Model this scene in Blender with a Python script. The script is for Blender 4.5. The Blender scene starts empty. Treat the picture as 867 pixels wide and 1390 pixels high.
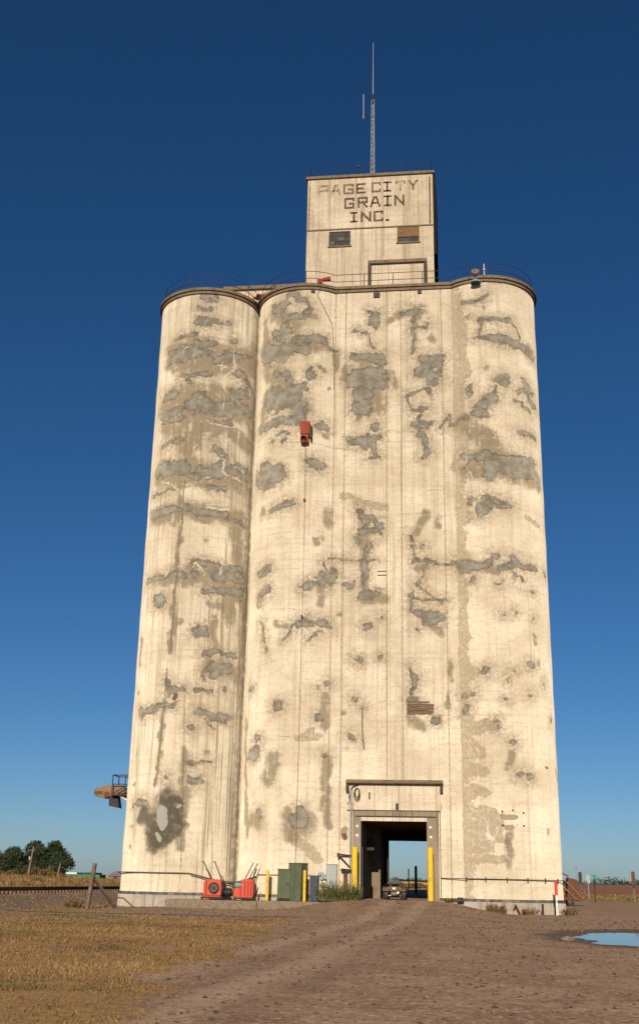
import bpy, bmesh, math, random
import numpy as np
from mathutils import Vector, Matrix
from mathutils.geometry import tessellate_polygon
R = math.radians
sc = bpy.context.scene
col = sc.collection

# ---------------------------------------------------------------- camera
yaw, pitch, roll, FPX = R(7.3), R(19.65), math.atan(.0205), 1528.0
cd = bpy.data.cameras.new('camera'); cam = bpy.data.objects.new('camera', cd); col.objects.link(cam)
F = Vector((-math.sin(yaw)*math.cos(pitch), math.cos(yaw)*math.cos(pitch), math.sin(pitch)))
rt = Vector((math.cos(yaw), math.sin(yaw), 0)); up = rt.cross(F)
Rc = rt*math.cos(roll)+up*math.sin(roll); Uc = -rt*math.sin(roll)+up*math.cos(roll)
m = Matrix((Rc, Uc, -F)).transposed().to_4x4(); m.translation = Vector((4.27, -66.0, 1.15))
cam.matrix_world = m
cd.sensor_fit = 'VERTICAL'; cd.sensor_height = 36.0; cd.lens = 36.0*FPX/1390.0
cd.shift_y = -45.0/1390.0
cd.clip_start = .2; cd.clip_end = 20000
sc.camera = cam

# ---------------------------------------------------------------- sky, sun, exposure
SUN_EL, SUN_AZ = R(21), R(1)        # the light travels towards +y and a little +x
w = bpy.data.worlds.new('World'); sc.world = w; w.use_nodes = True
wn = w.node_tree; wn.nodes.clear()
sky = wn.nodes.new('ShaderNodeTexSky'); sky.sky_type = 'NISHITA'; sky.sun_disc = False
sky.sun_elevation = SUN_EL; sky.sun_rotation = R(180)+SUN_AZ
sky.altitude = 900; sky.air_density = 0.75; sky.dust_density = 1.0; sky.ozone_density = 4.0
bg = wn.nodes.new('ShaderNodeBackground'); bg.inputs[1].default_value = 0.066
wo = wn.nodes.new('ShaderNodeOutputWorld')
hs = wn.nodes.new('ShaderNodeHueSaturation'); hs.inputs['Saturation'].default_value = 1.18
wn.links.new(sky.outputs[0], hs.inputs['Color']); wn.links.new(hs.outputs[0], bg.inputs[0]); wn.links.new(bg.outputs[0], wo.inputs[0])
sl = bpy.data.lights.new('sun', 'SUN'); sl.energy = 5.0; sl.angle = R(.5); sl.color = (1, .88, .70)
so = bpy.data.objects.new('sun', sl); col.objects.link(so)
ld = Vector((math.sin(SUN_AZ)*math.cos(SUN_EL), math.cos(SUN_AZ)*math.cos(SUN_EL), -math.sin(SUN_EL)))
so.rotation_euler = ld.to_track_quat('-Z', 'Y').to_euler(); so.location = (-20, -60, 60)
sc.view_settings.view_transform = 'Standard'; sc.view_settings.look = 'None'
sc.view_settings.exposure = 0.0; sc.view_settings.gamma = 1
sc.render.engine = 'CYCLES'

# ---------------------------------------------------------------- material helpers
class NT:
    def __init__(s, name, rough=.85):
        s.m = bpy.data.materials.new(name); s.m.use_nodes = True; s.t = s.m.node_tree
        s.b = s.t.nodes['Principled BSDF']; s.b.inputs['Roughness'].default_value = rough
        s.b.inputs['Specular IOR Level'].default_value = .25
    def n(s, k, **kw):
        x = s.t.nodes.new(k)
        for a, v in kw.items(): setattr(x, a, v)
        return x
    def put(s, sock, v):
        if isinstance(v, bpy.types.NodeSocket): s.t.links.new(v, sock)
        elif isinstance(v, (tuple, list)) and len(v) == 3 and sock.type == 'RGBA': sock.default_value = (*v, 1)
        else: sock.default_value = v
    def math(s, op, a, b=0., c=None, clamp=False):
        x = s.n('ShaderNodeMath', operation=op, use_clamp=clamp); s.put(x.inputs[0], a); s.put(x.inputs[1], b)
        if c is not None: s.put(x.inputs[2], c)
        return x.outputs[0]
    def mix(s, f, a, b, mode='MIX'):
        x = s.n('ShaderNodeMix', data_type='RGBA', blend_type=mode); s.put(x.inputs[0], f); s.put(x.inputs[6], a); s.put(x.inputs[7], b)
        return x.outputs[2]
    def attr(s, name, out=2):
        x = s.n('ShaderNodeAttribute', attribute_name=name); return x.outputs[out]
    def obj(s): return s.n('ShaderNodeTexCoord').outputs['Object']
    def scale(s, v, sx, sy, sz, loc=(0, 0, 0)):
        x = s.n('ShaderNodeMapping'); s.put(x.inputs[0], v); x.inputs[3].default_value = (sx, sy, sz); x.inputs[1].default_value = loc
        return x.outputs[0]
    def noise(s, v, sc_, det=4, rough=.55, dist=0., out=0):
        x = s.n('ShaderNodeTexNoise'); s.put(x.inputs['Vector'], v); x.inputs['Scale'].default_value = sc_
        x.inputs['Detail'].default_value = det; x.inputs['Roughness'].default_value = rough; x.inputs['Distortion'].default_value = dist
        return x.outputs[out]
    def ss(s, v, a, b, lo=0., hi=1.):
        x = s.n('ShaderNodeMapRange', interpolation_type='SMOOTHSTEP'); s.put(x.inputs[0], v)
        x.inputs[1].default_value = a; x.inputs[2].default_value = b; x.inputs[3].default_value = lo; x.inputs[4].default_value = hi
        return x.outputs[0]
    def bump(s, h, st=.3, d=.02):
        x = s.n('ShaderNodeBump'); s.put(x.inputs['Height'], h); x.inputs['Strength'].default_value = st; x.inputs['Distance'].default_value = d
        s.t.links.new(x.outputs[0], s.b.inputs['Normal'])
    def color(s, c): s.put(s.b.inputs['Base Color'], c); return s.m

def plain(name, c, rough=.7, metal=0., var=.25, dirt=None, sc_=4., bump=.15):
    t = NT(name, rough); o = t.obj()
    a = t.noise(o, sc_, 6, .6); b = t.noise(o, sc_*7, 4, .6)
    lo = tuple(x*(1-var) for x in c); hi = tuple(min(1, x*(1+var*.6)) for x in c)
    cc = t.mix(t.ss(a, .3, .7), lo, hi)
    if dirt:
        cc = t.mix(t.math('MULTIPLY', t.ss(t.math('ADD', a, t.math('MULTIPLY', b, .5)), .72, .95), dirt[1]), cc, dirt[0])
    t.b.inputs['Metallic'].default_value = metal
    if bump: t.bump(b, bump, .01)
    return t.color(cc)

def diffuse_rough(t, v=1.0):
    if 'Diffuse Roughness' in t.b.inputs: t.b.inputs['Diffuse Roughness'].default_value = v

CREAM = (.825, .745, .61)
def concrete_base(t, v, streak):
    # v: developed surface coordinates (along, up, 0) in metres
    big = t.noise(v, .35, 5, .6)
    blot = t.noise(t.scale(v, 1, 1.3, 1), 1.1, 6, .65)
    lift = t.noise(t.scale(v, .12, 3.2, 1), 1.0, 3, .7)
    thin = t.noise(t.scale(v, .35, 1, 1, (3, 1, 0)), 7.0, 3, .7)
    vert = t.noise(t.scale(v, 3.2, .10, 1, (5, 2, 0)), 1.0, 4, .6)
    fine = t.noise(v, 9, 5, .7)
    c = t.mix(t.ss(big, .35, .68), (.66, .57, .435), CREAM)
    c = t.mix(t.ss(blot, .45, .72, 0, .55), c, (.80, .715, .57))
    c = t.mix(t.ss(lift, .5, .72, 0, .4), c, (.53, .44, .32))
    c = t.mix(t.ss(thin, .58, .75, 0, .4), c, (.42, .34, .23))
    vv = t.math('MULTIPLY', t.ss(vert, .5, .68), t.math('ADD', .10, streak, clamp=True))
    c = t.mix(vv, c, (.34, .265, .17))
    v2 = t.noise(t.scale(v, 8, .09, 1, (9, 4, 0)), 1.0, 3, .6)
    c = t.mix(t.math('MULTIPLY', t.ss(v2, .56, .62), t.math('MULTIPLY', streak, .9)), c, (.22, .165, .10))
    mott = t.noise(t.scale(v, 1, 2.2, 1, (4, 4, 0)), 2.4, 7, .75)
    c = t.mix(t.ss(mott, .52, .68, 0, .36), c, (.54, .435, .29))
    board = t.noise(t.scale(v, .55, 1, 1, (8, 3, 0)), 4.5, 4, .8)
    c = t.mix(t.ss(board, .52, .60, 0, .22), c, (.40, .32, .21))
    spot = t.noise(v, 3.5, 3, .5)
    c = t.mix(t.ss(spot, .68, .75, 0, .5), c, (.33, .27, .19))
    c = t.mix(t.ss(fine, .3, .75, .0, .28), c, (.36, .29, .2))
    return c, fine, lift

def silo_mat():
    t = NT('painted_concrete', .9); diffuse_rough(t)
    v = t.attr('sz', 1)
    A = lambda k: t.math('SUBTRACT', t.attr(k), 1.)
    streak = t.attr('grime')
    c, fine, lift = concrete_base(t, v, streak)
    n1 = t.math('SUBTRACT', t.noise(v, 2.2, 4, .6), .5); n2 = t.math('SUBTRACT', t.noise(v, 9, 3, .6), .5)
    n3 = t.noise(v, 4.5, 5, .7)
    # brown weathered film with blocky edges
    br = t.math('ADD', t.attr('brown'), t.math('ADD', t.math('MULTIPLY', n1, 1.3), t.math('MULTIPLY', n2, .7)))
    c = t.mix(t.math('MULTIPLY', t.ss(br, .42, .62, 0, .75), t.ss(n3, .25, .6, .35, 1.)), c, (.36, .285, .19))
    n4 = t.math('SUBTRACT', t.noise(t.scale(v, 4.5, .55, 1, (2, 7, 0)), 1., 5, .7), .5)
    n5 = t.math('SUBTRACT', t.noise(t.scale(v, .8, 3.5, 1, (2, 7, 0)), 1., 5, .7), .5)
    dn = t.math('ADD', t.math('ADD', t.math('MULTIPLY', n1, 2.2), t.math('MULTIPLY', n4, 2.4)), t.math('MULTIPLY', n5, 1.6))
    d = t.math('ADD', t.attr('dirt'), t.math('MULTIPLY', dn, t.attr('dirt')))  # this mask also carries the painted shade of the left valley
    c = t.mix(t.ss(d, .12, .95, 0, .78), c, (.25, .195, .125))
    # halo of damp dirt round the repairs
    p = t.math('ADD', A('patch'), t.math('ADD', t.math('MULTIPLY', n1, .16), t.math('MULTIPLY', n2, .09)))
    halo = t.ss(t.math('ADD', p, t.math('MULTIPLY', n1, .5)), -.8, .0, 0, .9)
    c = t.mix(t.math('MULTIPLY', halo, t.ss(n3, .3, .68)), c, (.36, .28, .18))
    k = t.math('ADD', t.attr('soot'), t.math('MULTIPLY', n1, t.math('MULTIPLY', t.attr('soot'), 1.6)))
    c = t.mix(t.ss(k, .1, 1.0, 0, .85), c, (.085, .07, .05))
    pc = t.mix(t.ss(t.noise(v, 1.6, 4, .6), .35, .65), (.235, .205, .155), (.37, .345, .29))
    pc = t.mix(t.ss(t.noise(t.scale(v, 1, 2.5, 1), 5, 4, .7), .45, .7, 0, .5), pc, (.17, .15, .115))
    worn = t.ss(t.noise(v, 5.5, 5, .75), .33, .48, .35, 1.)
    inside = t.math('MULTIPLY', t.ss(p, -.05, .05), worn)
    edge = t.math('MULTIPLY', t.ss(p, -.09, 0.), t.ss(p, .15, .0))
    c = t.mix(inside, c, pc)
    c = t.mix(t.math('MULTIPLY', t.math('MULTIPLY', edge, .65), t.ss(t.noise(v, 3.1, 4, .7), .38, .6, .15, 1.)), c, (.10, .078, .05))
    m_ = t.math('ADD', A('plate'), t.math('MULTIPLY', n2, .05))
    c = t.mix(t.ss(m_, -.02, .02, 0, .85), c, (.34, .27, .19))
    l = t.math('ADD', A('pale'), t.math('MULTIPLY', n2, .12))
    c = t.mix(t.ss(l, -.03, .05, 0, .9), c, (.42, .40, .345))
    w_ = t.math('ADD', A('white'), t.math('MULTIPLY', n2, .09))
    c = t.mix(t.ss(w_, -.035, .03, 0, .85), c, (.70, .63, .50))
    h = t.math('ADD', A('hair'), t.math('MULTIPLY', n2, .07))
    c = t.mix(t.ss(h, -.03, .02, 0, .6), c, (.16, .12, .08))
    r = t.math('ADD', A('rust'), t.math('MULTIPLY', n2, .05))
    c = t.mix(t.ss(r, -.03, .03, 0, .9), c, (.16, .07, .03))
    hb = t.math('ADD', t.math('MULTIPLY', fine, .6), t.math('MULTIPLY', inside, -.5))
    t.bump(t.math('ADD', hb, t.math('MULTIPLY', lift, 1.0)), .35, .03)
    return t.color(c)

def conc_mat(name='weathered_concrete', tint=None, streak=.3):
    t = NT(name, .9); diffuse_rough(t)
    g = t.n('ShaderNodeSeparateXYZ'); t.put(g.inputs[0], t.obj())
    cb = t.n('ShaderNodeCombineXYZ'); t.put(cb.inputs[0], t.math('ADD', g.outputs[0], g.outputs[1])); t.put(cb.inputs[1], g.outputs[2])
    c, fine, lift = concrete_base(t, cb.outputs[0], streak)
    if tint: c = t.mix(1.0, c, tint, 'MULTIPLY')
    t.bump(t.math('ADD', fine, lift), .3, .03)
    return t.color(c)

M = {}
M['silo'] = silo_mat()
M['conc'] = conc_mat()
M['penthouse'] = conc_mat('penthouse_concrete', (.97, .95, .95), .38)
M['rim'] = plain('rim_concrete', (.21, .155, .10), .9, var=.4, dirt=((.05, .04, .03), .8), sc_=2)
M['plinth'] = conc_mat('base_concrete', (.62, .62, .66), .6)
M['plinth_top'] = plain('base_tar_band', (.12, .11, .10), .85, var=.4, dirt=((.3, .25, .18), .7), sc_=3)
M['frame'] = conc_mat('door_frame_concrete', (.50, .46, .42), .6)
M['slab'] = plain('pad_concrete', (.25, .19, .13), .95, var=.35, dirt=((.13, .085, .055), .8), sc_=2)
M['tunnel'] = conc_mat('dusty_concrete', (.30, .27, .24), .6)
M['dark'] = plain('dark_metal', (.035, .03, .028), .6, .3)
M['darkbrown'] = plain('dark_brown_metal', (.05, .035, .025), .7)
M['rail'] = plain('railing_metal', (.045, .035, .03), .6)
M['paint'] = plain('letter_paint', (.075, .05, .03), .9, var=.35, dirt=((.30, .22, .14), .45), sc_=9)
M['fade'] = plain('faded_letter_paint', (.23, .165, .10), .9, var=.3, dirt=((.52, .42, .29), .9), sc_=4)
M['red'] = plain('red_paint', (.60, .07, .035), .5, var=.15, dirt=((.28, .06, .03), .8), sc_=3)
M['redrust'] = plain('rusty_red_paint', (.30, .055, .028), .75, var=.3, dirt=((.12, .04, .02), .8), sc_=3)
M['yellow'] = plain('yellow_paint', (.80, .50, .03), .5, var=.12, dirt=((.30, .20, .07), .85), sc_=3.5)
M['green'] = plain('green_paint', (.085, .105, .06), .5, var=.12, dirt=((.14, .11, .07), .5), sc_=2)
M['greytin'] = plain('grey_enamel', (.34, .36, .34), .5, var=.12, dirt=((.2, .17, .13), .5), sc_=2)
M['blue'] = plain('dark_blue_paint', (.035, .045, .065), .5)
M['steel'] = plain('galvanised_steel', (.36, .36, .35), .45, .5)
M['rust'] = plain('rusted_steel', (.17, .065, .035), .85, var=.4, dirt=((.06, .03, .02), .8))
M['wood'] = plain('weathered_wood', (.17, .12, .085), .9, var=.4, sc_=6)
M['white'] = plain('white_paint', (.66, .63, .57), .6, var=.15)
M['postred'] = plain('marker_red', (.55, .03, .03), .45, var=.1)
M['tyre'] = plain('tyre_rubber', (.05, .042, .035), .9, var=.4, dirt=((.2, .15, .1), .7))
M['camo'] = plain('camouflage_plastic', (.11, .095, .06), .6, var=.55, dirt=((.03, .035, .02), .9), sc_=9)
M['beige'] = plain('faded_tan_metal', (.24, .165, .095), .7, var=.3, dirt=((.15, .06, .03), .8), sc_=2)
M['bluegrey'] = plain('motor_grey_paint', (.20, .26, .28), .5, var=.2)
M['signgreen'] = plain('sign_green', (.02, .30, .16), .4, var=.05)
M['brightgreen'] = plain('green_siding', (.02, .16, .06), .5, var=.1)
M['roofgrey'] = plain('shed_roof', (.16, .14, .14), .8)
M['bark'] = plain('bark', (.11, .08, .055), .95, var=.4)

M['tar'] = plain('black_tar_paper', (.022, .018, .016), 1.0)
M['tar'].node_tree.nodes['Principled BSDF'].inputs['Specular IOR Level'].default_value = 0
M['pane'] = plain('dusty_pane', (.10, .10, .085), .8)
def window_mat():
    t = NT('old_glass', .5)
    o = t.obj(); b = t.n('ShaderNodeTexBrick'); t.put(b.inputs['Vector'], t.scale(o, 1, 1, 1))
    x = t.noise(o, 3, 3)
    t.b.inputs['Specular IOR Level'].default_value = .1
    return t.color(t.mix(t.ss(x, .4, .6), (.02, .022, .022), (.05, .052, .05)))
M['glass'] = window_mat()
M['rustboard'] = plain('rusty_board', (.22, .12, .055), .9, var=.4, dirt=((.10, .055, .03), .8), sc_=5)

def leaf_mat(name, a, b):
    t = NT(name, .7); v = t.attr('tone')
    return t.color(t.mix(v, a, b))
M['leaf_dark'] = leaf_mat('juniper_foliage', (.018, .032, .012), (.055, .075, .03))
M['leaf_olive'] = leaf_mat('olive_foliage', (.04, .05, .018), (.10, .10, .04))
M['leaf_rust'] = leaf_mat('rusty_brush', (.09, .055, .02), (.22, .13, .05))
M['leaf_tan'] = leaf_mat('tan_brush', (.14, .09, .035), (.30, .19, .08))
M['weed'] = leaf_mat('weed_leaves', (.06, .075, .02), (.19, .19, .065))
M['grass'] = leaf_mat('dry_grass_blades', (.16, .125, .045), (.50, .33, .13))
M['pebble'] = leaf_mat('pebble_stone', (.08, .055, .038), (.25, .18, .13))

# ---------------------------------------------------------------- object helpers
def tag(o, label=None, cat=None, group=None, kind=None):
    if label: o['label'] = label
    if cat: o['category'] = cat
    if group: o['group'] = group
    if kind: o['kind'] = kind
    return o
def empty(name, loc=(0, 0, 0), rz=0., label=None, cat=None, group=None):
    o = bpy.data.objects.new(name, None); col.objects.link(o); o.location = loc; o.rotation_euler = (0, 0, rz)
    o.empty_display_size = .3
    return tag(o, label, cat, group)
def link(name, me, mat, parent=None):
    o = bpy.data.objects.new(name, me); me.materials.append(mat); col.objects.link(o)
    if parent: o.parent = parent
    return o
class MB:
    def __init__(s): s.v = []; s.f = []; s.sm = []
    def add(s, vs, fs, smooth=False):
        k = len(s.v); s.v += [tuple(p) for p in vs]
        for f in fs: s.f.append([i+k for i in f]); s.sm.append(smooth)
        return s
    def box(s, x0, x1, y0, y1, z0, z1, mtx=None):
        vs = [Vector((x, y, z)) for z in (z0, z1) for y in (y0, y1) for x in (x0, x1)]
        if mtx: vs = [mtx @ p for p in vs]
        return s.add(vs, [(0, 2, 3, 1), (4, 5, 7, 6), (0, 1, 5, 4), (2, 6, 7, 3), (0, 4, 6, 2), (1, 3, 7, 5)])
    def bar(s, a, b, wd, ht):
        a = Vector(a); b = Vector(b); d = (b-a); L = d.length; q = d.to_track_quat('X', 'Z').to_matrix().to_4x4()
        return s.box(0, L, -wd/2, wd/2, -ht/2, ht/2, Matrix.Translation(a) @ q)
    def cyl(s, a, b, r0, r1=None, n=12, cap=True):
        r1 = r0 if r1 is None else r1
        a = Vector(a); b = Vector(b); q = (b-a).to_track_quat('Z', 'Y').to_matrix()
        vs = []
        for p, r in ((a, r0), (b, r1)):
            for i in range(n):
                t = 2*math.pi*i/n; vs.append(p+q @ Vector((r*math.cos(t), r*math.sin(t), 0)))
        s.add(vs, [(i, (i+1) % n, n+(i+1) % n, n+i) for i in range(n)], True)
        if cap:
            s.add(vs[:n], [tuple(range(n))[::-1]]); s.add(vs[n:], [tuple(range(n))])
        return s
    def tube(s, pts, r, n=8):
        for a, b in zip(pts[:-1], pts[1:]): s.cyl(a, b, r, n=n)
        return s
    def lathe(s, base, axis, prof, n=16):
        q = Vector(axis).to_track_quat('Z', 'Y').to_matrix(); base = Vector(base); vs = []
        for r, h in prof:
            for i in range(n):
                t = 2*math.pi*i/n; vs.append(base+q @ Vector((r*math.cos(t), r*math.sin(t), h)))
        fs = [(j*n+i, j*n+(i+1) % n, (j+1)*n+(i+1) % n, (j+1)*n+i) for j in range(len(prof)-1) for i in range(n)]
        return s.add(vs, fs, True)
    def prism(s, poly, y0, y1, mtx=None):      # poly in (x, z), extruded along y
        n = len(poly); vs = [Vector((x, y, z)) for y in (y0, y1) for x, z in poly]
        if mtx: vs = [mtx @ p for p in vs]
        return s.add(vs, [tuple(range(n)), tuple(range(n, 2*n))[::-1]]+[(i, n+i, n+(i+1) % n, (i+1) % n) for i in range(n)])
    def build(s, name, mat, parent=None, bevel=0.):
        me = bpy.data.meshes.new(name); me.from_pydata(s.v, [], s.f)
        me.polygons.foreach_set('use_smooth', s.sm); me.update()
        bm = bmesh.new(); bm.from_mesh(me); bmesh.ops.recalc_face_normals(bm, faces=bm.faces); bm.to_mesh(me); bm.free()
        o = link(name, me, M[mat] if isinstance(mat, str) else mat, parent)
        if bevel:
            b = o.modifiers.new('bevel', 'BEVEL'); b.width = bevel; b.segments = 2; b.limit_method = 'ANGLE'
        return o
def np_mesh(name, V, Fq, mat, parent=None, tone=None, smooth=False):
    me = bpy.data.meshes.new(name); V = np.asarray(V, np.float32); Fq = np.asarray(Fq, np.int32); k = Fq.shape[1]
    me.vertices.add(len(V)); me.vertices.foreach_set('co', V.ravel())
    me.loops.add(Fq.size); me.loops.foreach_set('vertex_index', Fq.ravel())
    me.polygons.add(len(Fq)); me.polygons.foreach_set('loop_start', np.arange(0, Fq.size, k, dtype=np.int32))
    me.polygons.foreach_set('use_smooth', np.full(len(Fq), smooth)); me.update(calc_edges=True); me.validate()
    if tone is not None:
        a = me.attributes.new('tone', 'FLOAT', 'POINT'); a.data.foreach_set('value', np.asarray(tone, np.float32))
    return link(name, me, mat, parent)
def copy_tree(o, parent=None):
    c = o.copy(); col.objects.link(c); c.parent = parent
    for ch in list(o.children): copy_tree(ch, c)
    return c
rng = np.random.default_rng(7); random.seed(7)

# ---------------------------------------------------------------- ground
def sst(a, b, x):
    t = np.clip((x-a)/(b-a), 0, 1); return t*t*(3-2*t)
PUD = (11.15, -24.6)
def vnoise(x, y, s, seed=0):
    r = np.random.default_rng(seed); out = 0
    for k in range(5):
        a = r.uniform(0, 6.28); f = s*(1.5**k)*r.uniform(.8, 1.2); ph = r.uniform(0, 6.28, 2)
        out = out+np.sin((x*math.cos(a)+y*math.sin(a))*f+ph[0]+1.7*np.sin((y*math.cos(a)-x*math.sin(a))*f*.7+ph[1]))/(1.35**k)
    return out/3.2
def pud_d(x, y):           # negative inside the puddle
    dx, dy = (x-PUD[0])/3.3, (y-PUD[1])/6.0
    return np.sqrt(dx*dx+dy*dy)-1+.15*vnoise(x, y, .9, 3)+.05*vnoise(x, y, 3., 4)
def height(x, y):
    x = np.asarray(x, float); y = np.asarray(y, float)
    h = np.full(np.broadcast(x, y).shape, -.45)
    h = h+.56*sst(6.5, 2.2, np.abs(x-.4)-.12*np.maximum(y-20, 0))*sst(-15, -1.0, y)*sst(230, 170, y)
    h = h+.12*sst(-6, -1, y)*sst(16, 9, np.abs(x+1))*sst(40, 24, y)
    h = h+.03*vnoise(x, y, .35, 1)*sst(-63, -55, y)+.012*vnoise(x, y, 1.6, 2)
    h = h-.05*sst(.35, -.25, pud_d(x, y))
    h = h+.66*sst(3.6, 1.9, np.abs(x+20.3))                      # rail embankment
    h = h+1.3*sst(-25, -48, x)*sst(-5, 95, y)
    far = np.hypot(x, y)
    h = h+5.6*sst(220, 1500, far)*sst(-.15, .25, x/(np.abs(y)+1))+1.2*sst(300, 900, far)*sst(.1, -.2, x/(np.abs(y)+1))
    return h
def gaxis(lo, hi, st, far):
    c = list(np.arange(lo, hi+.01, st)); d = st; a = hi
    while a < far: d *= 1.22; a += d; c.append(a)
    d = st; a = lo
    while a > -far: d *= 1.22; a -= d; c.insert(0, a)
    return np.array(c)
gx, gy = gaxis(-30, 26, .35, 9000), gaxis(-60, 26, .35, 9000)
X, Y = np.meshgrid(gx, gy); Zg = height(X, Y)
nx, ny = len(gx), len(gy); idx = np.arange(nx*ny).reshape(ny, nx)
Fg = np.stack([idx[:-1, :-1], idx[:-1, 1:], idx[1:, 1:], idx[1:, :-1]], -1).reshape(-1, 4)
def grass_edge(y): return -1.0-(y+39.6)*.078+.5*np.sin(y*.6)+.35*np.sin(y*1.7+1)
def grass_w(x, y):
    front = sst(.5, -1.0, x-grass_edge(y))*sst(-13, -18, y+1.4*np.sin(x*.7))
    side = sst(-22.6, -24.5, x)
    near = .75*sst(-13.5, -16, x+.8*np.sin(y*.3))*sst(-19.0, -17.4, x+.4*np.sin(y*.7))*sst(-14, -9, y)*sst(60, 20, y)
    bare = sst(.15, .6, vnoise(x, y, .33, 8))*sst(-50, -30, y)
    return np.maximum(np.maximum(front*(1-.75*bare), side), near)
def ground_mat():
    t = NT('ground_soil', .95); diffuse_rough(t); o = t.obj()
    n = t.noise(o, .5, 6, .65); f = t.noise(o, 14, 4, .7); g = t.noise(o, 3.0, 5, .7)
    vo = t.n('ShaderNodeTexVoronoi'); t.put(vo.inputs['Vector'], o); vo.inputs['Scale'].default_value = 16
    stone = vo.outputs['Color']
    sx = t.n('ShaderNodeSeparateColor'); t.put(sx.inputs[0], stone)
    vo2 = t.n('ShaderNodeTexVoronoi'); t.put(vo2.inputs['Vector'], o); vo2.inputs['Scale'].default_value = 6.5
    s2 = t.n('ShaderNodeSeparateColor'); t.put(s2.inputs[0], vo2.outputs['Color'])
    m2 = t.noise(o, 1.3, 7, .75)
    c = t.mix(t.ss(n, .35, .65), (.120, .071, .044), (.185, .114, .073))
    c = t.mix(t.ss(m2, .5, .68, 0, .6), c, (.085, .05, .031))
    c = t.mix(t.ss(m2, .5, .32, 0, .5), c, (.23, .15, .10))
    c = t.mix(t.math('MULTIPLY', t.ss(s2.outputs[0], .8, .95), t.ss(vo2.outputs['Distance'], .38, .2)), c, (.29, .205, .145))
    c = t.mix(t.math('MULTIPLY', t.ss(s2.outputs[1], .8, .95), t.ss(vo2.outputs['Distance'], .45, .25)), c, (.055, .034, .022))
    c = t.mix(t.ss(g, .42, .7, 0, .55), c, (.095, .055, .034))
    c = t.mix(t.ss(sx.outputs[0], .66, 1., 0, .7), c, (.27, .185, .125))
    c = t.mix(t.ss(sx.outputs[1], .7, 1., 0, .6), c, (.06, .038, .025))
    tr = t.math('MULTIPLY', t.attr('track'), t.ss(g, .3, .6))
    c = t.mix(t.math('MULTIPLY', tr, .65), c, (.235, .165, .115))
    c = t.mix(t.math('MULTIPLY', t.attr('crest'), t.ss(m2, .3, .6, .1, .55)), c, (.085, .052, .034))
    nn = t.math('MULTIPLY', t.math('SUBTRACT', g, .5), .9)
    def region(name, c, ca, cb, soft=.12):
        a = t.math('ADD', t.attr(name), t.math('MULTIPLY', nn, t.math('MULTIPLY', t.math('MULTIPLY', t.attr(name), t.math('SUBTRACT', 1., t.attr(name))), 4.)))
        return t.mix(t.ss(a, .5-soft, .5+soft), c, t.mix(t.ss(t.math('ADD', t.math('MULTIPLY', f, .6), t.math('MULTIPLY', g, .4)), .38, .6), ca, cb))
    c = region('damp', c, (.045, .028, .018), (.07, .045, .03), .35)
    c = region('grassy', c, (.11, .062, .025), (.20, .118, .045), .3)
    c = region('ballast', c, (.06, .045, .036), (.14, .105, .082), .2)
    c = region('dryfield', c, (.14, .088, .035), (.22, .14, .06), .2)
    c = region('greenfield', c, (.08, .075, .02), (.15, .11, .035), .2)
    c = region('plowed', c, (.10, .042, .024), (.14, .062, .036), .2)
    c = region('wheat', c, (.34, .19, .06), (.42, .24, .08), .2)
    t.bump(t.math('ADD', t.math('MULTIPLY', f, .7), sx.outputs[0]), .55, .03)
    return t.color(c)
M['ground'] = ground_mat()
g = np_mesh('ground', np.stack([X, Y, Zg], -1).reshape(-1, 3), Fg, M['ground'], smooth=True)
tag(g, kind='structure')
def gattr(name, v):
    a = g.data.attributes.new(name, 'FLOAT', 'POINT'); a.data.foreach_set('value', np.clip(v, 0, 1).astype(np.float32).ravel())
rightside = sst(-2, 6, X-.04*Y)
gattr('grassy', grass_w(X, Y)*sst(140, 60, Y))
gattr('ballast', sst(4.3, 2.6, np.abs(X+20.3)))
gattr('damp', np.maximum(1.*sst(.6, .12, pud_d(X, Y)), .8*sst(1.3, .2, np.abs(Y+13.2+.12*X+.8*np.sin(X*.3)))*sst(-1, -5, X)*sst(-24, -18, X)))
gattr('dryfield', sst(-22.6, -25, X)*sst(-5, 10, Y)+sst(95, 130, Y)*(1-rightside))
gattr('greenfield', sst(70, 95, Y+.5*X)*rightside)
gattr('plowed', sst(170, 190, Y)*rightside)
gattr('wheat', sst(240, 270, Y)*(1-rightside))
gattr('track', (sst(.6, .1, np.abs(X-.6+.0*Y-.9-.03*(Y+20)))+sst(.6, .1, np.abs(X-.6+.9-.03*(Y+20))))*sst(0, -3, Y))

lane = X-.6-.03*(Y+20)-.25*np.sin(Y*.11)
crest = np.exp(-(lane/.35)**2)*.6+np.exp(-((np.abs(lane)-1.75)/.25)**2)*.8
lane2 = (X-4.6)-.16*(Y+20)-.5*np.sin(Y*.09)          # an older set of wheel tracks curving off to the right
crest = crest+(np.exp(-((np.abs(lane2)-.85)/.17)**2))*.7*sst(-52, -45, Y)
gattr('crest', crest*sst(0, -6, Y))
# puddle
def water_mat():
    t = NT('still_water', .03); t.b.inputs['Specular IOR Level'].default_value = .5; t.b.inputs['IOR'].default_value = 1.33
    t.bump(t.noise(t.scale(t.obj(), 1, .5, 1), 5, 4, .6), .12, .01)
    return t.color((.025, .02, .015))
M['water'] = water_mat()
pv = [(PUD[0], PUD[1])]
for i in range(90):
    a = 2*math.pi*i/90; k = .2
    while float(pud_d(PUD[0]+3.3*k*math.cos(a), PUD[1]+6*k*math.sin(a))) < .0 and k < 1.5: k += .01
    pv.append((PUD[0]+3.3*k*math.cos(a), PUD[1]+6*k*math.sin(a)))
pm = MB(); pm.add([(x, y, -.475) for x, y in pv], [(0, i, i % 90+1) for i in range(1, 91)])
tag(pm.build('puddle_water', 'water'), kind='structure')
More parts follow.
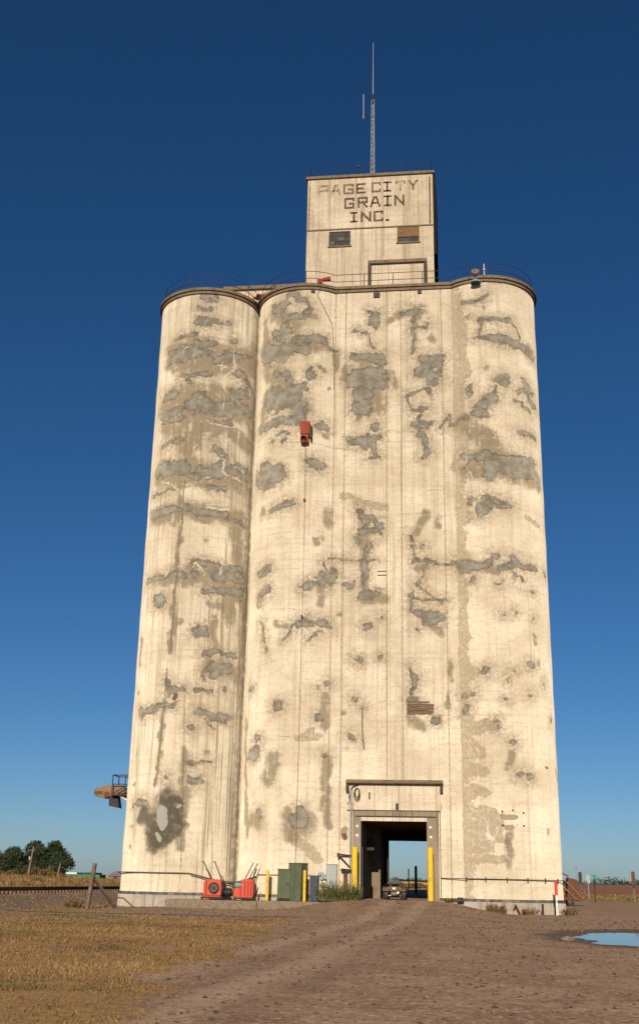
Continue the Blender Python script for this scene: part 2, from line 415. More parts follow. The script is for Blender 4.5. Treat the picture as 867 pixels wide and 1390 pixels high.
# ---------------------------------------------------------------- outline of the elevator in plan
RS, CY, CL, CM, CR = 3.4, 2.7, -12.32, -5.45, 6.36
DX = (CM-CL)/2; YB = 19.8
def front_outline(d, n=40):
    """points left to right along the front, offset outward by d; same count for every d"""
    rr = RS+d; v = math.asin(min(.9976, DX/rr)); j = math.acos(min(1, (CY+d)/rr))
    def arc(cx, a0, a1, k): return [(cx+rr*math.sin(a0+(a1-a0)*i/k), CY-rr*math.cos(a0+(a1-a0)*i/k)) for i in range(k+1)]
    return arc(CL, -math.pi/2, v, 2*n)+arc(CM, -v, j, n+n//2)+arc(CR, -j, math.pi/2, n+n//2)
def back_outline(d, n=24):
    rr = RS+d; rows = (CY, 9.56, 16.42); p = []
    v = math.asin(min(.9976, 3.43/rr))
    for i, cy in enumerate(rows):
        a0 = math.pi/2 if i == 0 else math.pi/2-v; a1 = math.pi/2+v if i < 2 else math.pi
        p += [(CR+rr*math.sin(a0+(a1-a0)*k/n), cy-rr*math.cos(a0+(a1-a0)*k/n)) for k in range(1 if i == 0 else 0, n+1)]
    q = []
    for i, cy in enumerate(rows):
        a0 = -math.pi/2 if i == 0 else -math.pi/2+v; a1 = -math.pi/2-v if i < 2 else -math.pi
        q += [(CL+rr*math.sin(a0+(a1-a0)*k/n), cy-rr*math.cos(a0+(a1-a0)*k/n)) for k in range(1 if i == 0 else 0, n+1)]
    return p+q[::-1]
WZ0, WZ1 = -.6, 38.05
DX0, DX1, DZ = -1.43, 2.25, 4.38

elev = empty('grain_elevator', (0, 0, 0), 0, 'tall cream concrete grain elevator with rounded silos and grey patches, lettered headhouse on top', 'grain elevator')

# ---- front wall: a fine grid over the developed surface (s, z)
aj = math.asin(2.07/3.4); v86 = math.radians(86); st = .06
cols = []          # (s, x, y)
def arc_cols(cx, a0, a1, s0):
    n = int(RS*(a1-a0)/st)
    for i in range(n+1):
        a = a0+(a1-a0)*i/n; cols.append((s0+RS*(a-a0), cx+RS*math.sin(a), CY-RS*math.cos(a), math.sin(a), -math.cos(a)))
arc_cols(CL, -math.pi/2, v86, 0); s1 = RS*(math.pi/2+v86)
gap = (CM-RS*math.sin(v86))-(CL+RS*math.sin(v86))
arc_cols(CM, -v86, aj, s1+gap); s2 = s1+gap+RS*(v86+aj)
XF0 = CM+2.07; XF1 = CR-2.07
flat = set(np.round(np.arange(XF0+.06, XF1-.03, .06), 3).tolist())
GRO = (-2.64, .03, .95, 3.58)
for gx_ in GRO+(XF0+.06,):
    flat = {x for x in flat if abs(x-gx_) > .06}
    flat |= {gx_-.055, gx_-.03, gx_-.022, gx_+.022, gx_+.03, gx_+.055}
for e in (DX0, DX1):
    flat = {x for x in flat if abs(x-e) > .03}; flat.add(e)
yf = CY-math.sqrt(RS*RS-2.07**2)
for x in sorted(flat): cols.append((s2+(x-XF0), x, yf, 0, -1))
arc_cols(CR, -aj, math.pi/2, s2+(XF1-XF0))
cols = np.array(cols)
zs = np.arange(WZ0, WZ1, .06); zs = zs[np.abs(zs-DZ) > .031]; zs = np.sort(np.append(zs, [DZ, WZ1]))
S, ZZ = np.meshgrid(cols[:, 0], zs); XX = np.tile(cols[:, 1], (len(zs), 1)); YY = np.tile(cols[:, 2], (len(zs), 1))
NXX = np.tile(cols[:, 3], (len(zs), 1)); NYY = np.tile(cols[:, 4], (len(zs), 1))
off = np.zeros_like(S)
for gx_ in GRO+(XF0+.06,):
    k = (np.abs(XX-gx_) < .025) & (np.abs(YY-yf) < 1e-3)
    if abs(gx_-.03) < .01: k &= ZZ > 6.62
    off[k] = -.055
off += .012*np.sin(ZZ*2.1+np.sin(S*.7)*2)*np.sin(S*.9+ZZ*.3)+.008*vnoise(S, ZZ, 1.4, 11)   # slight waviness of the slip-formed wall
XX = XX+NXX*off; YY = YY+NYY*off
WS = S+.20*vnoise(S, ZZ, 1.7, 41)+.10*vnoise(S, ZZ, 4.5, 42)+.05*vnoise(S, ZZ, 11., 43)
WZ = ZZ+.20*vnoise(S, ZZ, 1.7, 51)+.10*vnoise(S, ZZ, 4.5, 52)+.05*vnoise(S, ZZ, 11., 53)
WR = 1+.45*vnoise(S, ZZ, 2.3, 61)+.3*vnoise(S, ZZ, 6., 62)
def dist_layer(segs, reach=1., warp=1., grow=1.):
    out = np.full(S.shape, -reach)
    cs = cols[:, 0]
    for a, b, c, d, r in segs:
        i0, i1 = np.searchsorted(cs, [min(a, c)-r-reach, max(a, c)+r+reach]); j0, j1 = np.searchsorted(zs, [min(b, d)-r-reach, max(b, d)+r+reach])
        if i1 <= i0 or j1 <= j0: continue
        s_, z_ = S[j0:j1, i0:i1], ZZ[j0:j1, i0:i1]
        s_ = s_+warp*(WS[j0:j1, i0:i1]-s_); z_ = z_+warp*(WZ[j0:j1, i0:i1]-z_)
        ex, ez = c-a, d-b; L = ex*ex+ez*ez+1e-9
        t = np.clip(((s_-a)*ex+(z_-b)*ez)/L, 0, 1)
        dd = r*grow*(1+warp*(WR[j0:j1, i0:i1]-1))-np.hypot(s_-a-t*ex, z_-b-t*ez)
        out[j0:j1, i0:i1] = np.maximum(out[j0:j1, i0:i1], dd)
    return np.clip(out, -reach, 1.)+1.
def soft_layer(segs, grow=1.5, amt=1.):
    out = np.zeros(S.shape); cs = cols[:, 0]
    for a, b, c, d, r in segs:
        rr = r*grow+.16
        i0, i1 = np.searchsorted(cs, [min(a, c)-rr, max(a, c)+rr]); j0, j1 = np.searchsorted(zs, [min(b, d)-rr, max(b, d)+rr])
        if i1 <= i0 or j1 <= j0: continue
        s_, z_ = WS[j0:j1, i0:i1], WZ[j0:j1, i0:i1]
        ex, ez = c-a, d-b; L = ex*ex+ez*ez+1e-9
        t = np.clip(((s_-a)*ex+(z_-b)*ez)/L, 0, 1)
        q = np.clip(1-np.hypot(s_-a-t*ex, z_-b-t*ez)/rr, 0, 1)
        q = q*q*(3-2*q)
        out[j0:j1, i0:i1] = 1-(1-out[j0:j1, i0:i1])*(1-q*amt)
    return out
ST_P=np.array([
 (5.56,37.83,6.36,37.78,0.189),(5.93,37.48,5.93,37.48,0.157),(5.37,36.98,6.09,36.86,0.125),(5.26,35.97,6.14,35.93,0.28),(6.46,35.84,7.27,35.9,0.171),
 (3.62,34.9,5.16,35.01,0.094),(5.16,35.01,5.05,33.97,0.093),(3.13,33.94,5.14,33.97,0.265),(3.31,33.42,4.3,33.73,0.295),(4.14,33.38,5.79,33.69,0.246),
 (5.6,34.3,6.38,34.34,0.215),(4.8,34.09,5.32,33.61,0.247),(5.77,33.92,6.59,33.16,0.153),(6.6,33.07,7.48,33.47,0.244),(7.38,33.82,7.77,33.67,0.261),
 (7.9,33.93,9.51,34.19,0.123),(7.76,34.87,7.76,34.87,0.186),(7.77,34.63,7.92,34.36,0.062),(4.23,32.1,6.18,32.08,0.138),(8.07,32.6,8.69,32.56,0.245),
 (9.07,32.21,9.07,32.21,0.2),(4.59,31.96,4.87,31.59,0.137),(3.06,30.94,3.74,30.93,0.307),(5.06,29.89,6.3,29.9,0.391),(5.35,30.29,5.72,30.62,0.241),
 (6.61,29.73,7.75,29.95,0.42),(7.75,29.95,9.5,30.31,0.332),(7.88,30.95,9.39,31.69,0.303),(2.68,29.5,4.41,29.59,0.214),(3.01,29.01,4.61,29.06,0.137),
 (6.82,28.8,7.8,28.91,0.164),(2.94,27.37,4.72,27.52,0.121),(4.29,27.46,4.29,27.46,0.239),(6.76,26.95,7.41,26.57,0.192),(7.41,26.57,7.76,26.48,0.163),
 (2.84,25.89,4.82,25.94,0.24),(5.92,25.62,5.92,25.62,0.191),(14.06,36.89,14.06,36.71,0.387),(13.64,37.11,14.43,37.01,0.249),(14.76,37.71,15.09,37.7,0.248),
 (15.43,37.14,15.78,37.15,0.17),(15.75,37.15,16.1,36.8,0.077),(16.1,36.8,16.08,36.45,0.077),(16.08,36.45,15.14,36.06,0.107),(14.28,35.92,16.24,36.11,0.185),
 (14.48,35.52,14.16,35.11,0.261),(13.52,35.09,14.83,35.11,0.185),(13.53,34.77,14.33,34.54,0.184),(15.19,34.23,17.07,34.37,0.243),(17.08,34.12,17.93,33.77,0.076),
 (12.83,33.88,14.18,33.54,0.584),(14.18,33.68,15.83,33.59,0.304),(16.34,31.82,16.36,31.96,0.239),(17.03,32.4,17.11,32.35,0.165),(13.86,32.05,14.77,31.86,0.166),
 (14.64,31.75,14.96,31,0.18),(14.96,30.83,16.04,31.27,0.134),(15.59,31.06,16.05,30.81,0.104),(13.73,30.35,14.98,30.19,0.718),(14.98,30.16,15.55,29.49,0.474),
 (15.64,28.83,15.64,28.83,0.411),(12.6,28.61,15.03,28.62,0.27),(16.87,28.3,17.35,28.27,0.205),(14.71,27.47,14.71,27.47,0.146),(13.76,27.42,13.76,27.42,0.162),
 (13.07,25.68,13.41,25.84,0.264),(16.47,25.81,16.86,25.69,0.289),(18.96,31.77,18.96,31.77,0.329),(19.05,27.47,19.05,27.47,0.263),(14.12,27.78,14.56,27.95,0.059),
 (14.56,27.95,15.05,27.81,0.059),(2.89,25.64,4.89,25.5,0.385),(3.5,25.88,4.68,25.95,0.207),(5.33,25.1,6.53,25.27,0.204),(6.53,25.32,7.17,25.79,0.361),
 (7.18,25.61,9.24,25.87,0.441),(6.58,24.37,7.6,24.28,0.172),(2.45,24.11,4.43,24.31,0.08),(2.49,22.64,4.16,22.99,0.191),(4.16,22.99,5.71,22.74,0.141),
 (5.25,22.91,5.8,22.6,0.187),(6.19,22.7,7.86,22.74,0.186),(7.87,22.58,9.21,22.4,0.109),(2.42,18.49,4.48,18.63,0.157),(4.48,18.68,5.32,18.57,0.184),
 (5.95,18.58,5.95,18.58,0.183),(5.9,19.35,7.69,19.3,0.184),(7.37,18.8,8.27,18.92,0.398),(8.24,19.4,9.44,19.34,0.155),(8.71,18.68,9.48,18.86,0.201),
 (6.77,17.74,9.55,18.02,0.198),(9.66,17.59,9.66,17.59,0.187),(3.43,17.06,3.85,17.09,0.293),(6.32,15.17,6.82,15.19,0.242),(6.8,13.83,9.02,14.03,0.151),
 (7.19,13,8.43,12.93,0.196),(7.5,13.28,7.89,13.02,0.151),(12.65,25.27,14.1,25.1,0.568),(13.26,24.59,13.67,25.56,0.344),(13.9,22.89,15.23,23.05,0.154),
 (13.09,18.82,13.76,19.06,0.245),(13.29,17.45,13.78,17.65,0.212),(17.47,19.52,17.48,18.77,0.06),(17.11,18.14,17.92,18.49,0.3),(16.61,17.94,16.31,17.71,0.21),
 (17.32,18.51,17.32,18.51,0.18),(13.41,15.7,13.79,14.03,0.06),(15.75,15.58,15.08,14.7,0.059),(15.9,15.53,16.66,15.6,0.193),(16.35,15.77,16.35,15.77,0.178),
 (17.21,15.65,17.81,15.43,0.164),(16.53,14.52,17.31,15.07,0.044),(17.82,19.62,19.15,19.61,0.03),(20.49,36,20.49,35.72,0.296),(20.02,36.49,20.74,36.33,0.115),
 (19.16,35.16,20,34.98,0.065),(20,34.98,20.33,33.78,0.049),(19.26,33.18,21,33.17,0.243),(20.01,32.92,21.13,32.84,0.161),(19.22,31.97,20.87,31.94,0.45),
 (19.27,31.37,20.87,31.37,0.352),(19.52,30.64,20.02,30.68,0.382),(19.37,29.58,19.4,29.85,0.317),(19.99,29.44,19.94,30.01,0.285),(19.47,29.05,19.47,29.05,0.142),
 (20.68,28.36,20.68,28.22,0.236),(19.23,27.36,20.6,27.53,0.251),(19.79,27.14,19.79,27.14,0.25),(20.39,27.1,20.49,26.36,0.156),(20.2,26.33,20.76,26.29,0.109),
 (22.34,36.43,23.42,36.4,0.148),(22.94,36.23,22.96,33.4,0.099),(23.16,35.27,23.74,35.23,0.098),(24.02,35.55,23.9,35.26,0.065),(23.5,33.02,24.69,32.95,0.274),
 (23.62,32.45,24.64,32.59,0.209),(23.32,31.85,24.51,31.81,0.32),(24.02,31.38,24.42,31.36,0.255),(24.01,30.72,24.01,30.72,0.191),(23.93,30.9,22.59,30.36,0.064),
 (22.59,30.36,22.86,29.56,0.048),(22.94,29.47,23.72,29.48,0.111),(23.59,29.5,23.1,28.64,0.063),(23.1,28.46,23.82,28.37,0.204),(23.38,27.76,23.38,27.76,0.188),
 (23.63,27.75,23.8,27.27,0.156),(23.8,27.09,23.79,26.55,0.109),(23.52,26.21,23.97,26.49,0.109),(24.61,28.16,25.26,28.78,0.078),(25.28,28.95,25.27,28.09,0.063),
 (25.27,28.14,26.1,28.54,0.063),(27.34,35.32,29.54,35.27,0.13),(27.5,35.06,27.43,33.89,0.065),(27.14,34.01,28.19,33.95,0.129),(28.19,33.94,29.77,33.81,0.209),
 (29.77,33.81,31.31,33.53,0.259),(29.63,35.14,30.21,34.2,0.049),(30.98,33.46,31.59,33.21,0.212),(26.36,36.68,27.3,36.69,0.066),(27.3,36.69,27.96,36.97,0.066),
 (28.59,31.1,28.95,31.03,0.237),(28.41,30.67,28.06,29.96,0.047),(27.77,29.72,28.19,29.83,0.235),(27.93,29.58,27.17,29.28,0.188),(27.09,29.22,27.49,29.18,0.156),
 (26.72,30.63,26.71,30.33,0.189),(27,28.69,27.55,28.76,0.187),(26.41,28.53,26.41,28.53,0.156),(30.42,31.12,30.74,30.95,0.192),(29.84,30.44,31.31,30.58,0.159),
 (30.74,30.21,31.41,29.77,0.192),(29.43,29.83,30.18,29.73,0.063),(30.08,29.5,30.88,29.2,0.095),(29.76,27.65,31.2,27.57,0.141),(26.18,26.13,27,25.82,0.185),
 (27,25.89,28.72,25.76,0.215),(27.99,25.12,30.36,25.24,0.52),(28.55,25.64,30.64,25.9,0.307),(26.59,25.64,25.98,25.25,0.046),(19.55,22.79,19.78,22.37,0.199),
 (19.9,22.41,21.08,21.9,0.107),(20.16,21.98,20.03,21.46,0.107),(19.75,21.37,20.69,21.45,0.183),(20.69,21.69,21.04,21.9,0.137),(19.57,20.73,19.57,20.73,0.197),
 (20.15,20.48,20.1,20.29,0.197),(19.99,20.16,19.89,19.68,0.106),(19.89,19.48,19.89,19.36,0.211),(19.89,19.2,19.92,18.56,0.181),(19.86,18.4,19.9,17.61,0.075),
 (19.08,18.06,19.23,18.12,0.18),(18.69,18.29,19.08,18.09,0.075),(19.3,19.52,20.69,19.58,0.03),(19.78,17.36,20.7,17.44,0.165),(22.62,21.09,22.94,20.52,0.061),
 (23.02,20.4,23.02,20.4,0.151),(22.99,20.27,23.01,19.55,0.038),(23.01,19.47,23.01,19.47,0.136),(23.24,19.44,24.01,19.36,0.105),(24.01,19.3,25,19.24,0.038),
 (25.31,19.41,26.73,19.03,0.181),(25.89,18.87,26.88,18.91,0.225),(26.88,18.97,27.45,19.13,0.179),(27.54,19.19,27.82,19.53,0.06),(27.9,19.6,27.9,19.6,0.149),
 (23.7,19.18,23.23,18.2,0.038),(23.18,18.04,23.18,18.04,0.165),(23.3,17.96,24.38,17.09,0.03),(22.76,17.3,22.76,17.3,0.134),(22.84,17.2,24.43,17.04,0.052),
 (24.55,17.01,24.55,17.01,0.209),(22.76,17.11,22.8,16.61,0.06),(22.83,16.48,22.83,16.48,0.119),(23.1,16.33,24.41,16.01,0.208),(23.55,15.83,24.06,15.78,0.238),
 (23.56,20.43,23.56,20.43,0.076),(26.52,23.26,26.52,23.26,0.228),(27.5,23.3,27.5,23.3,0.197),(27.7,23.21,29.09,22.68,0.061),(27.21,22.45,27.56,22.72,0.287),
 (26.99,22.15,26.99,22.15,0.181),(27.83,22.72,28.92,22.6,0.121),(28.96,19.44,29.03,19.26,0.194),(28.04,18.9,29.28,19.21,0.134),(28.94,19.13,28.94,19.13,0.269),
 (29.27,18.97,30.6,18.92,0.15),(29.16,18.41,29.16,18.41,0.179),(29.48,18.31,29.55,18.04,0.09),(30.2,18.94,30.2,18.94,0.166),(31.72,18.94,31.72,18.94,0.138),
 (31.76,18.92,31.76,18.92,0.031),(20.22,15.42,20.09,15.41,0.164),(20.93,16,20.93,16,0.104),(19.58,13.49,19.58,13.49,0.118),(19.35,13.67,19.8,13.32,0.044),
 (20.9,13.59,20.9,13.59,0.089),(22.97,15.33,22.97,15.33,0.089),(22.89,12.64,22.89,12.64,0.177),(22.77,12.98,22.77,12.98,0.044),(26.62,18.06,26.46,18.06,0.074),
 (28.12,17.81,28.12,17.81,0.074),(28.28,18.13,28.28,18.13,0.045),(30.21,17.54,30.21,17.54,0.075),(28.29,16.06,28.29,16.06,0.059),(28.99,16.25,28.99,16.25,0.089),
 (30.32,15.86,30.32,15.86,0.06),(27.08,12.74,27.08,12.74,0.146),(29.68,13.2,30.06,13.24,0.147),(4.65,12.15,4.88,11.41,0.119),(4.78,11.64,5.58,11.58,0.153),
 (2.66,10.53,3.97,10.52,0.191),(3.02,10.21,3.02,10.21,0.155),(3.96,10.65,5.29,10.73,0.103),(6.75,10.39,7.47,10.31,0.186),(7.42,10.2,8.74,10.2,0.17),
 (7.04,9.95,7.61,9.55,0.051),(6.35,9.5,6.35,9.5,0.152),(7.44,12.59,8.67,13.09,0.205),(6.91,12.32,6.8,12.74,0.068),(6.8,12.74,7.41,13.14,0.068),
 (6.51,11.61,7.31,11.58,0.085),(8.4,11.83,8.4,11.83,0.12),(6.17,7.4,6.67,7.41,0.118),(6.66,7.5,7.72,7.6,0.034),(6.47,6.43,6.98,6.42,0.168),
 (5.04,6.56,5.04,6.56,0.084),(2.78,5.09,3.8,5.17,0.137),(13.42,8.84,13.42,8.84,0.218),(12.85,7.89,13.33,8.19,0.27),(12.46,11.85,12.63,12.03,0.137),
 (14.7,10.71,14.88,10.7,0.2),(17.27,11.72,17.27,11.72,0.1),(17.73,11.98,17.73,11.98,0.1),(17.12,10.08,17.44,10.13,0.133),(17.62,7.95,17.62,7.95,0.149),
 (16.2,4.27,16.21,4.55,0.395),(13.74,4.86,13.77,4.39,0.1),(22.94,12.58,22.92,12.41,0.167),(22.74,13.09,22.77,12.7,0.05),(22.82,12.28,22.71,11.27,0.067),
 (22.5,11.11,23.04,11.07,0.116),(24.04,10.04,24.04,10.04,0.166),(19.29,8.98,19.29,8.98,0.199),(19.42,11.15,19.42,11.15,0.117),(19.85,10.77,19.85,10.77,0.117),
 (17.75,12.02,17.75,12.02,0.134),(27.1,12.8,27.01,12.73,0.182),(28.39,12.08,28.39,12.08,0.066),(28.76,12.71,28.76,12.71,0.05),(29.76,11.47,29.76,11.47,0.083),
 (28.3,11.05,28.3,11.05,0.099),(30.97,12.14,30.97,12.14,0.067),(31.59,10.06,31.59,10.06,0.085),(28.55,8.76,28.55,8.76,0.131),(29.38,6.78,29.63,6.79,0.131),
 (28.69,6.88,28.94,6.92,0.049),(27.62,9.79,27.62,9.79,0.131),(27.72,9.42,27.72,9.42,0.098),(26.33,11.46,26.33,11.46,0.132),(25.84,11.33,25.84,11.33,0.133),
 (25.83,10.67,25.83,10.67,0.199),
])
ST_D=np.array([
 (2.61,30.03,4.38,29.93,0.46),(8.69,30.78,8.72,30.28,0.61),(7.07,33.24,7.1,32.73,0.383),(4.8,28.75,5.9,28.71,0.419),(5.17,28.06,5.26,26.43,0.327),
 (5.65,29.04,5.76,27.07,0.209),(3.34,33.09,6.79,32.5,0.697),(3.33,30.69,5.35,30.38,0.611),(8.54,33.31,9.97,29.04,0.34),(7.49,28.26,9.39,27.82,0.448),
 (4.61,29.1,9.25,29.62,0.375),(17.28,27.64,17.28,27.64,0.219),(13.13,33.34,13.06,32.33,0.459),(13.03,30.64,12.84,29.36,0.452),(12.68,36.14,12.76,34.17,0.343),
 (17.47,30.96,17.47,30.96,0.119),(18.01,33.42,18.03,32.4,0.151),(7.38,24.96,9.3,25.1,0.44),(2.82,25,6.57,24.51,0.384),(2.68,22.46,3.59,22.44,0.285),
 (4.42,21.91,4.42,21.91,0.124),(6.6,20.88,6.6,20.88,0.139),(5.09,20.92,5.09,20.92,0.139),(8.47,20.8,8.6,20.37,0.202),(2.57,18.62,2.57,18.62,0.156),
 (5.25,15.78,5.25,15.78,0.197),(2.16,14.87,2.17,13.3,0.093),(3.06,22.88,6.69,22.33,0.348),(3.28,18.53,5.65,18.35,0.341),(8.53,21.65,9.59,17.6,0.406),
 (8.36,17.35,8.44,16.09,0.384),(4.76,17.09,4.99,14.89,0.107),(4.57,14.9,4.81,13.97,0.106),(13.11,22.72,13.23,22.86,0.248),(13.18,17.23,13.2,16.91,0.304),
 (17.09,17.85,17.27,16.77,0.3),(17.67,22.7,17.68,21.88,0.276),(17.27,20.92,16.87,20.71,0.152),(18.49,16.21,18.49,16.21,0.12),(14.47,15.51,15.13,15.47,0.149),
 (21.5,35.87,22.17,36.3,0.197),(23.59,36.95,23.59,36.95,0.132),(24.27,34.32,24.27,34.5,0.211),(23.17,36.63,23.17,36.07,0.296),(21.33,32.11,21.82,31.19,0.241),
 (18.68,32.57,18.44,31.67,0.242),(26.54,36.69,27.13,36.67,0.164),(27.61,36.29,27.61,36.29,0.114),(27.81,31.9,27.81,31.9,0.127),(26.59,35.47,26.86,35.7,0.081),
 (19.93,17.14,21.01,17.12,0.299),(30.33,14.95,30.3,14.5,0.045),(30.49,13.47,30.48,13.25,0.045),(23.03,21.41,23.66,22.37,0.304),(24.44,22.2,24.46,21.71,0.183),
 (23.16,18.99,23.77,18.98,0.15),(23.88,15.55,24.47,15.09,0.208),(7.32,8.15,7.32,8.15,0.118),(2.29,11.61,2.29,11.61,0.087),(2.62,8,2.62,8,0.069),
 (2.6,6.3,2.6,6.3,0.086),(2.62,3.92,2.62,3.92,0.052),(2.61,2.85,2.61,2.85,0.086),(16.2,4.24,16.58,4.1,0.74),(13.04,4.33,13.67,4.24,0.503),
 (17.63,7.46,17.55,5.07,0.199),(14.62,7.72,14.28,6.6,0.498),(11.96,10.06,12.74,3.46,0.171),(15.58,4.7,15.78,3.46,0.329),(22.66,9.95,23.24,9.7,0.332),
 (24.04,10.28,24.24,10.35,0.066),(18.67,10.35,18.67,10.35,0.117),(24.91,11.44,24.86,10.78,0.083),(32.07,7.34,32.64,6.98,0.085),(30.58,3.94,30.56,3.71,0.05),
 (28.16,3.79,28.1,2.15,0.228),(28.49,8.13,28.3,7.33,0.164),(18.85,3.76,18.85,3.76,0.248),(25.05,13.29,25.03,12.28,0.134),(17.66,11.25,17.7,9.59,0.267),
 (17.83,7.8,17.89,4.14,0.166),(19.36,5.29,24.08,5.16,0.198),(21.81,5.44,21.81,5.13,0.231),(4.82,23.8,4.79,14.28,0.094),(4.54,11,4.43,6.21,0.085),
 (5.95,8.17,6.2,2.75,0.135),(7.14,16.85,8.4,16.72,0.335),(7.35,15.93,7.62,14.09,0.212),(5.63,5.25,4.91,3.35,1.007),(3.47,34.1,5.93,33.96,0.933),
 (6.73,33.52,9.23,33.93,0.842),(3.95,30.88,6.89,30.48,0.913),(6.89,30.48,9.8,30.69,0.904),(5.4,29.37,6.7,28.12,0.749),(3.52,28.63,4.91,27.1,0.604),
 (13.66,36.66,15.16,35.27,0.776),(13.86,31.92,15.63,29.48,0.904),(13.55,34.24,16.45,33.87,0.689),(3.03,25.64,8.76,25.29,0.801),(2.46,22.85,8.93,22.59,0.557),
 (5.78,18.83,9.56,17.92,0.688),(3.28,18.53,5.33,18.35,0.465),(7.18,13.12,9.1,12.91,0.527),(19.84,32.52,20.67,29.63,0.644),(27.31,25.89,30.61,25.39,0.614),
 (26.06,28.29,27.96,26.71,0.625),(26.32,24.99,31.43,24.59,0.613),(25.81,19.23,27.71,18.74,0.375),(19.9,22.28,19.93,17.76,0.305),
])
ST_B=np.array([
 (25.9,36.96,26.2,33.92,0.329),(26,33.43,26.32,31.73,0.386),(25.95,31.29,25.88,28.68,0.254),(26.04,27.61,26.32,25.18,0.467),(27.37,27.75,27.98,27.38,0.279),
 (25.8,25.43,26.67,25.61,0.462),(25.82,22.77,26.24,22.05,0.304),(25.83,19.86,25.76,20.51,0.225),(25.96,17.95,25.75,17.05,0.209),(25.72,15.82,25.87,14.89,0.297),
 (30.17,22.13,31.16,21.86,0.183),(25.67,14.01,25.98,12.78,0.236),(16,8.89,17.32,9.07,0.182),(16.79,9.29,16.79,9.29,0.215),(25.85,9.61,27.57,9.55,0.413),
 (25.84,9.12,26.03,9.27,0.231),(26.01,8.47,26.7,8.12,0.362),(26.16,7.19,27.01,7.17,0.296),(25.94,5.94,26.97,5.92,0.23),(25.91,4.85,27.41,4.85,0.262),
 (25.88,4.09,27.39,4.24,0.426),(26.04,3.32,26.88,3.17,0.327),(27.53,3.63,28.15,3.34,0.228),(25.94,12.74,26.49,12.7,0.266),(25.84,2.72,27.8,2.29,0.197),
 (28.33,38.1,32.79,38.91,0.33),(18.62,23.64,21.16,22.92,0.246),(15.78,3.46,17.46,2.27,0.296),
])
ST_R=np.array([
 (20.58,17.82,21.13,17.85,0.03),(20.58,17.69,21.13,17.72,0.03),(5.28,11.29,5.23,11.12,0.136),(22.5,10.84,23.92,10.84,0.083),(22.5,10.64,23.92,10.66,0.083),
 (22.5,10.44,23.91,10.46,0.083),(19.83,10.52,19.91,8.3,0.042),(30.72,7.45,30.92,7.43,0.067),(27.73,4.74,27.73,4.74,0.041),(28.19,4.81,28.19,4.81,0.041),
 (28.65,4.67,28.65,4.67,0.041),(27.74,4.24,27.74,4.24,0.041),(28.63,4.26,28.63,4.26,0.041),(28.03,3.64,28.04,3.04,0.024),(18.85,3.59,18.92,3.47,0.132),
])
ST_K=np.array([
 (5.07,5.64,5.37,5.41,0.337),(5.64,5.09,5.77,4.3,0.369),(5.55,3.99,4.58,3.04,0.503),(4.27,3.35,4.3,2.96,0.304),(3.6,4.94,3.44,4.22,0.272),
 (3.85,4.61,4.22,3.98,0.339),(21.73,5.28,21.75,5.13,0.049),(4.93,4.29,4.95,3.98,0.757),(5.62,5.41,4.85,5.4,0.235),(5.88,3.99,5.59,3.36,0.235),
])
ST_L=np.array([
 (4.93,4.61,4.96,4.21,0.37),(5.81,5.02,5.81,5.02,0.134),(4.72,3.51,4.83,3.27,0.168),
])
ST_M=np.array([
 (27.82,4.67,28.55,4.68,0.147),(28.02,4.12,28.3,4.13,0.147),
])
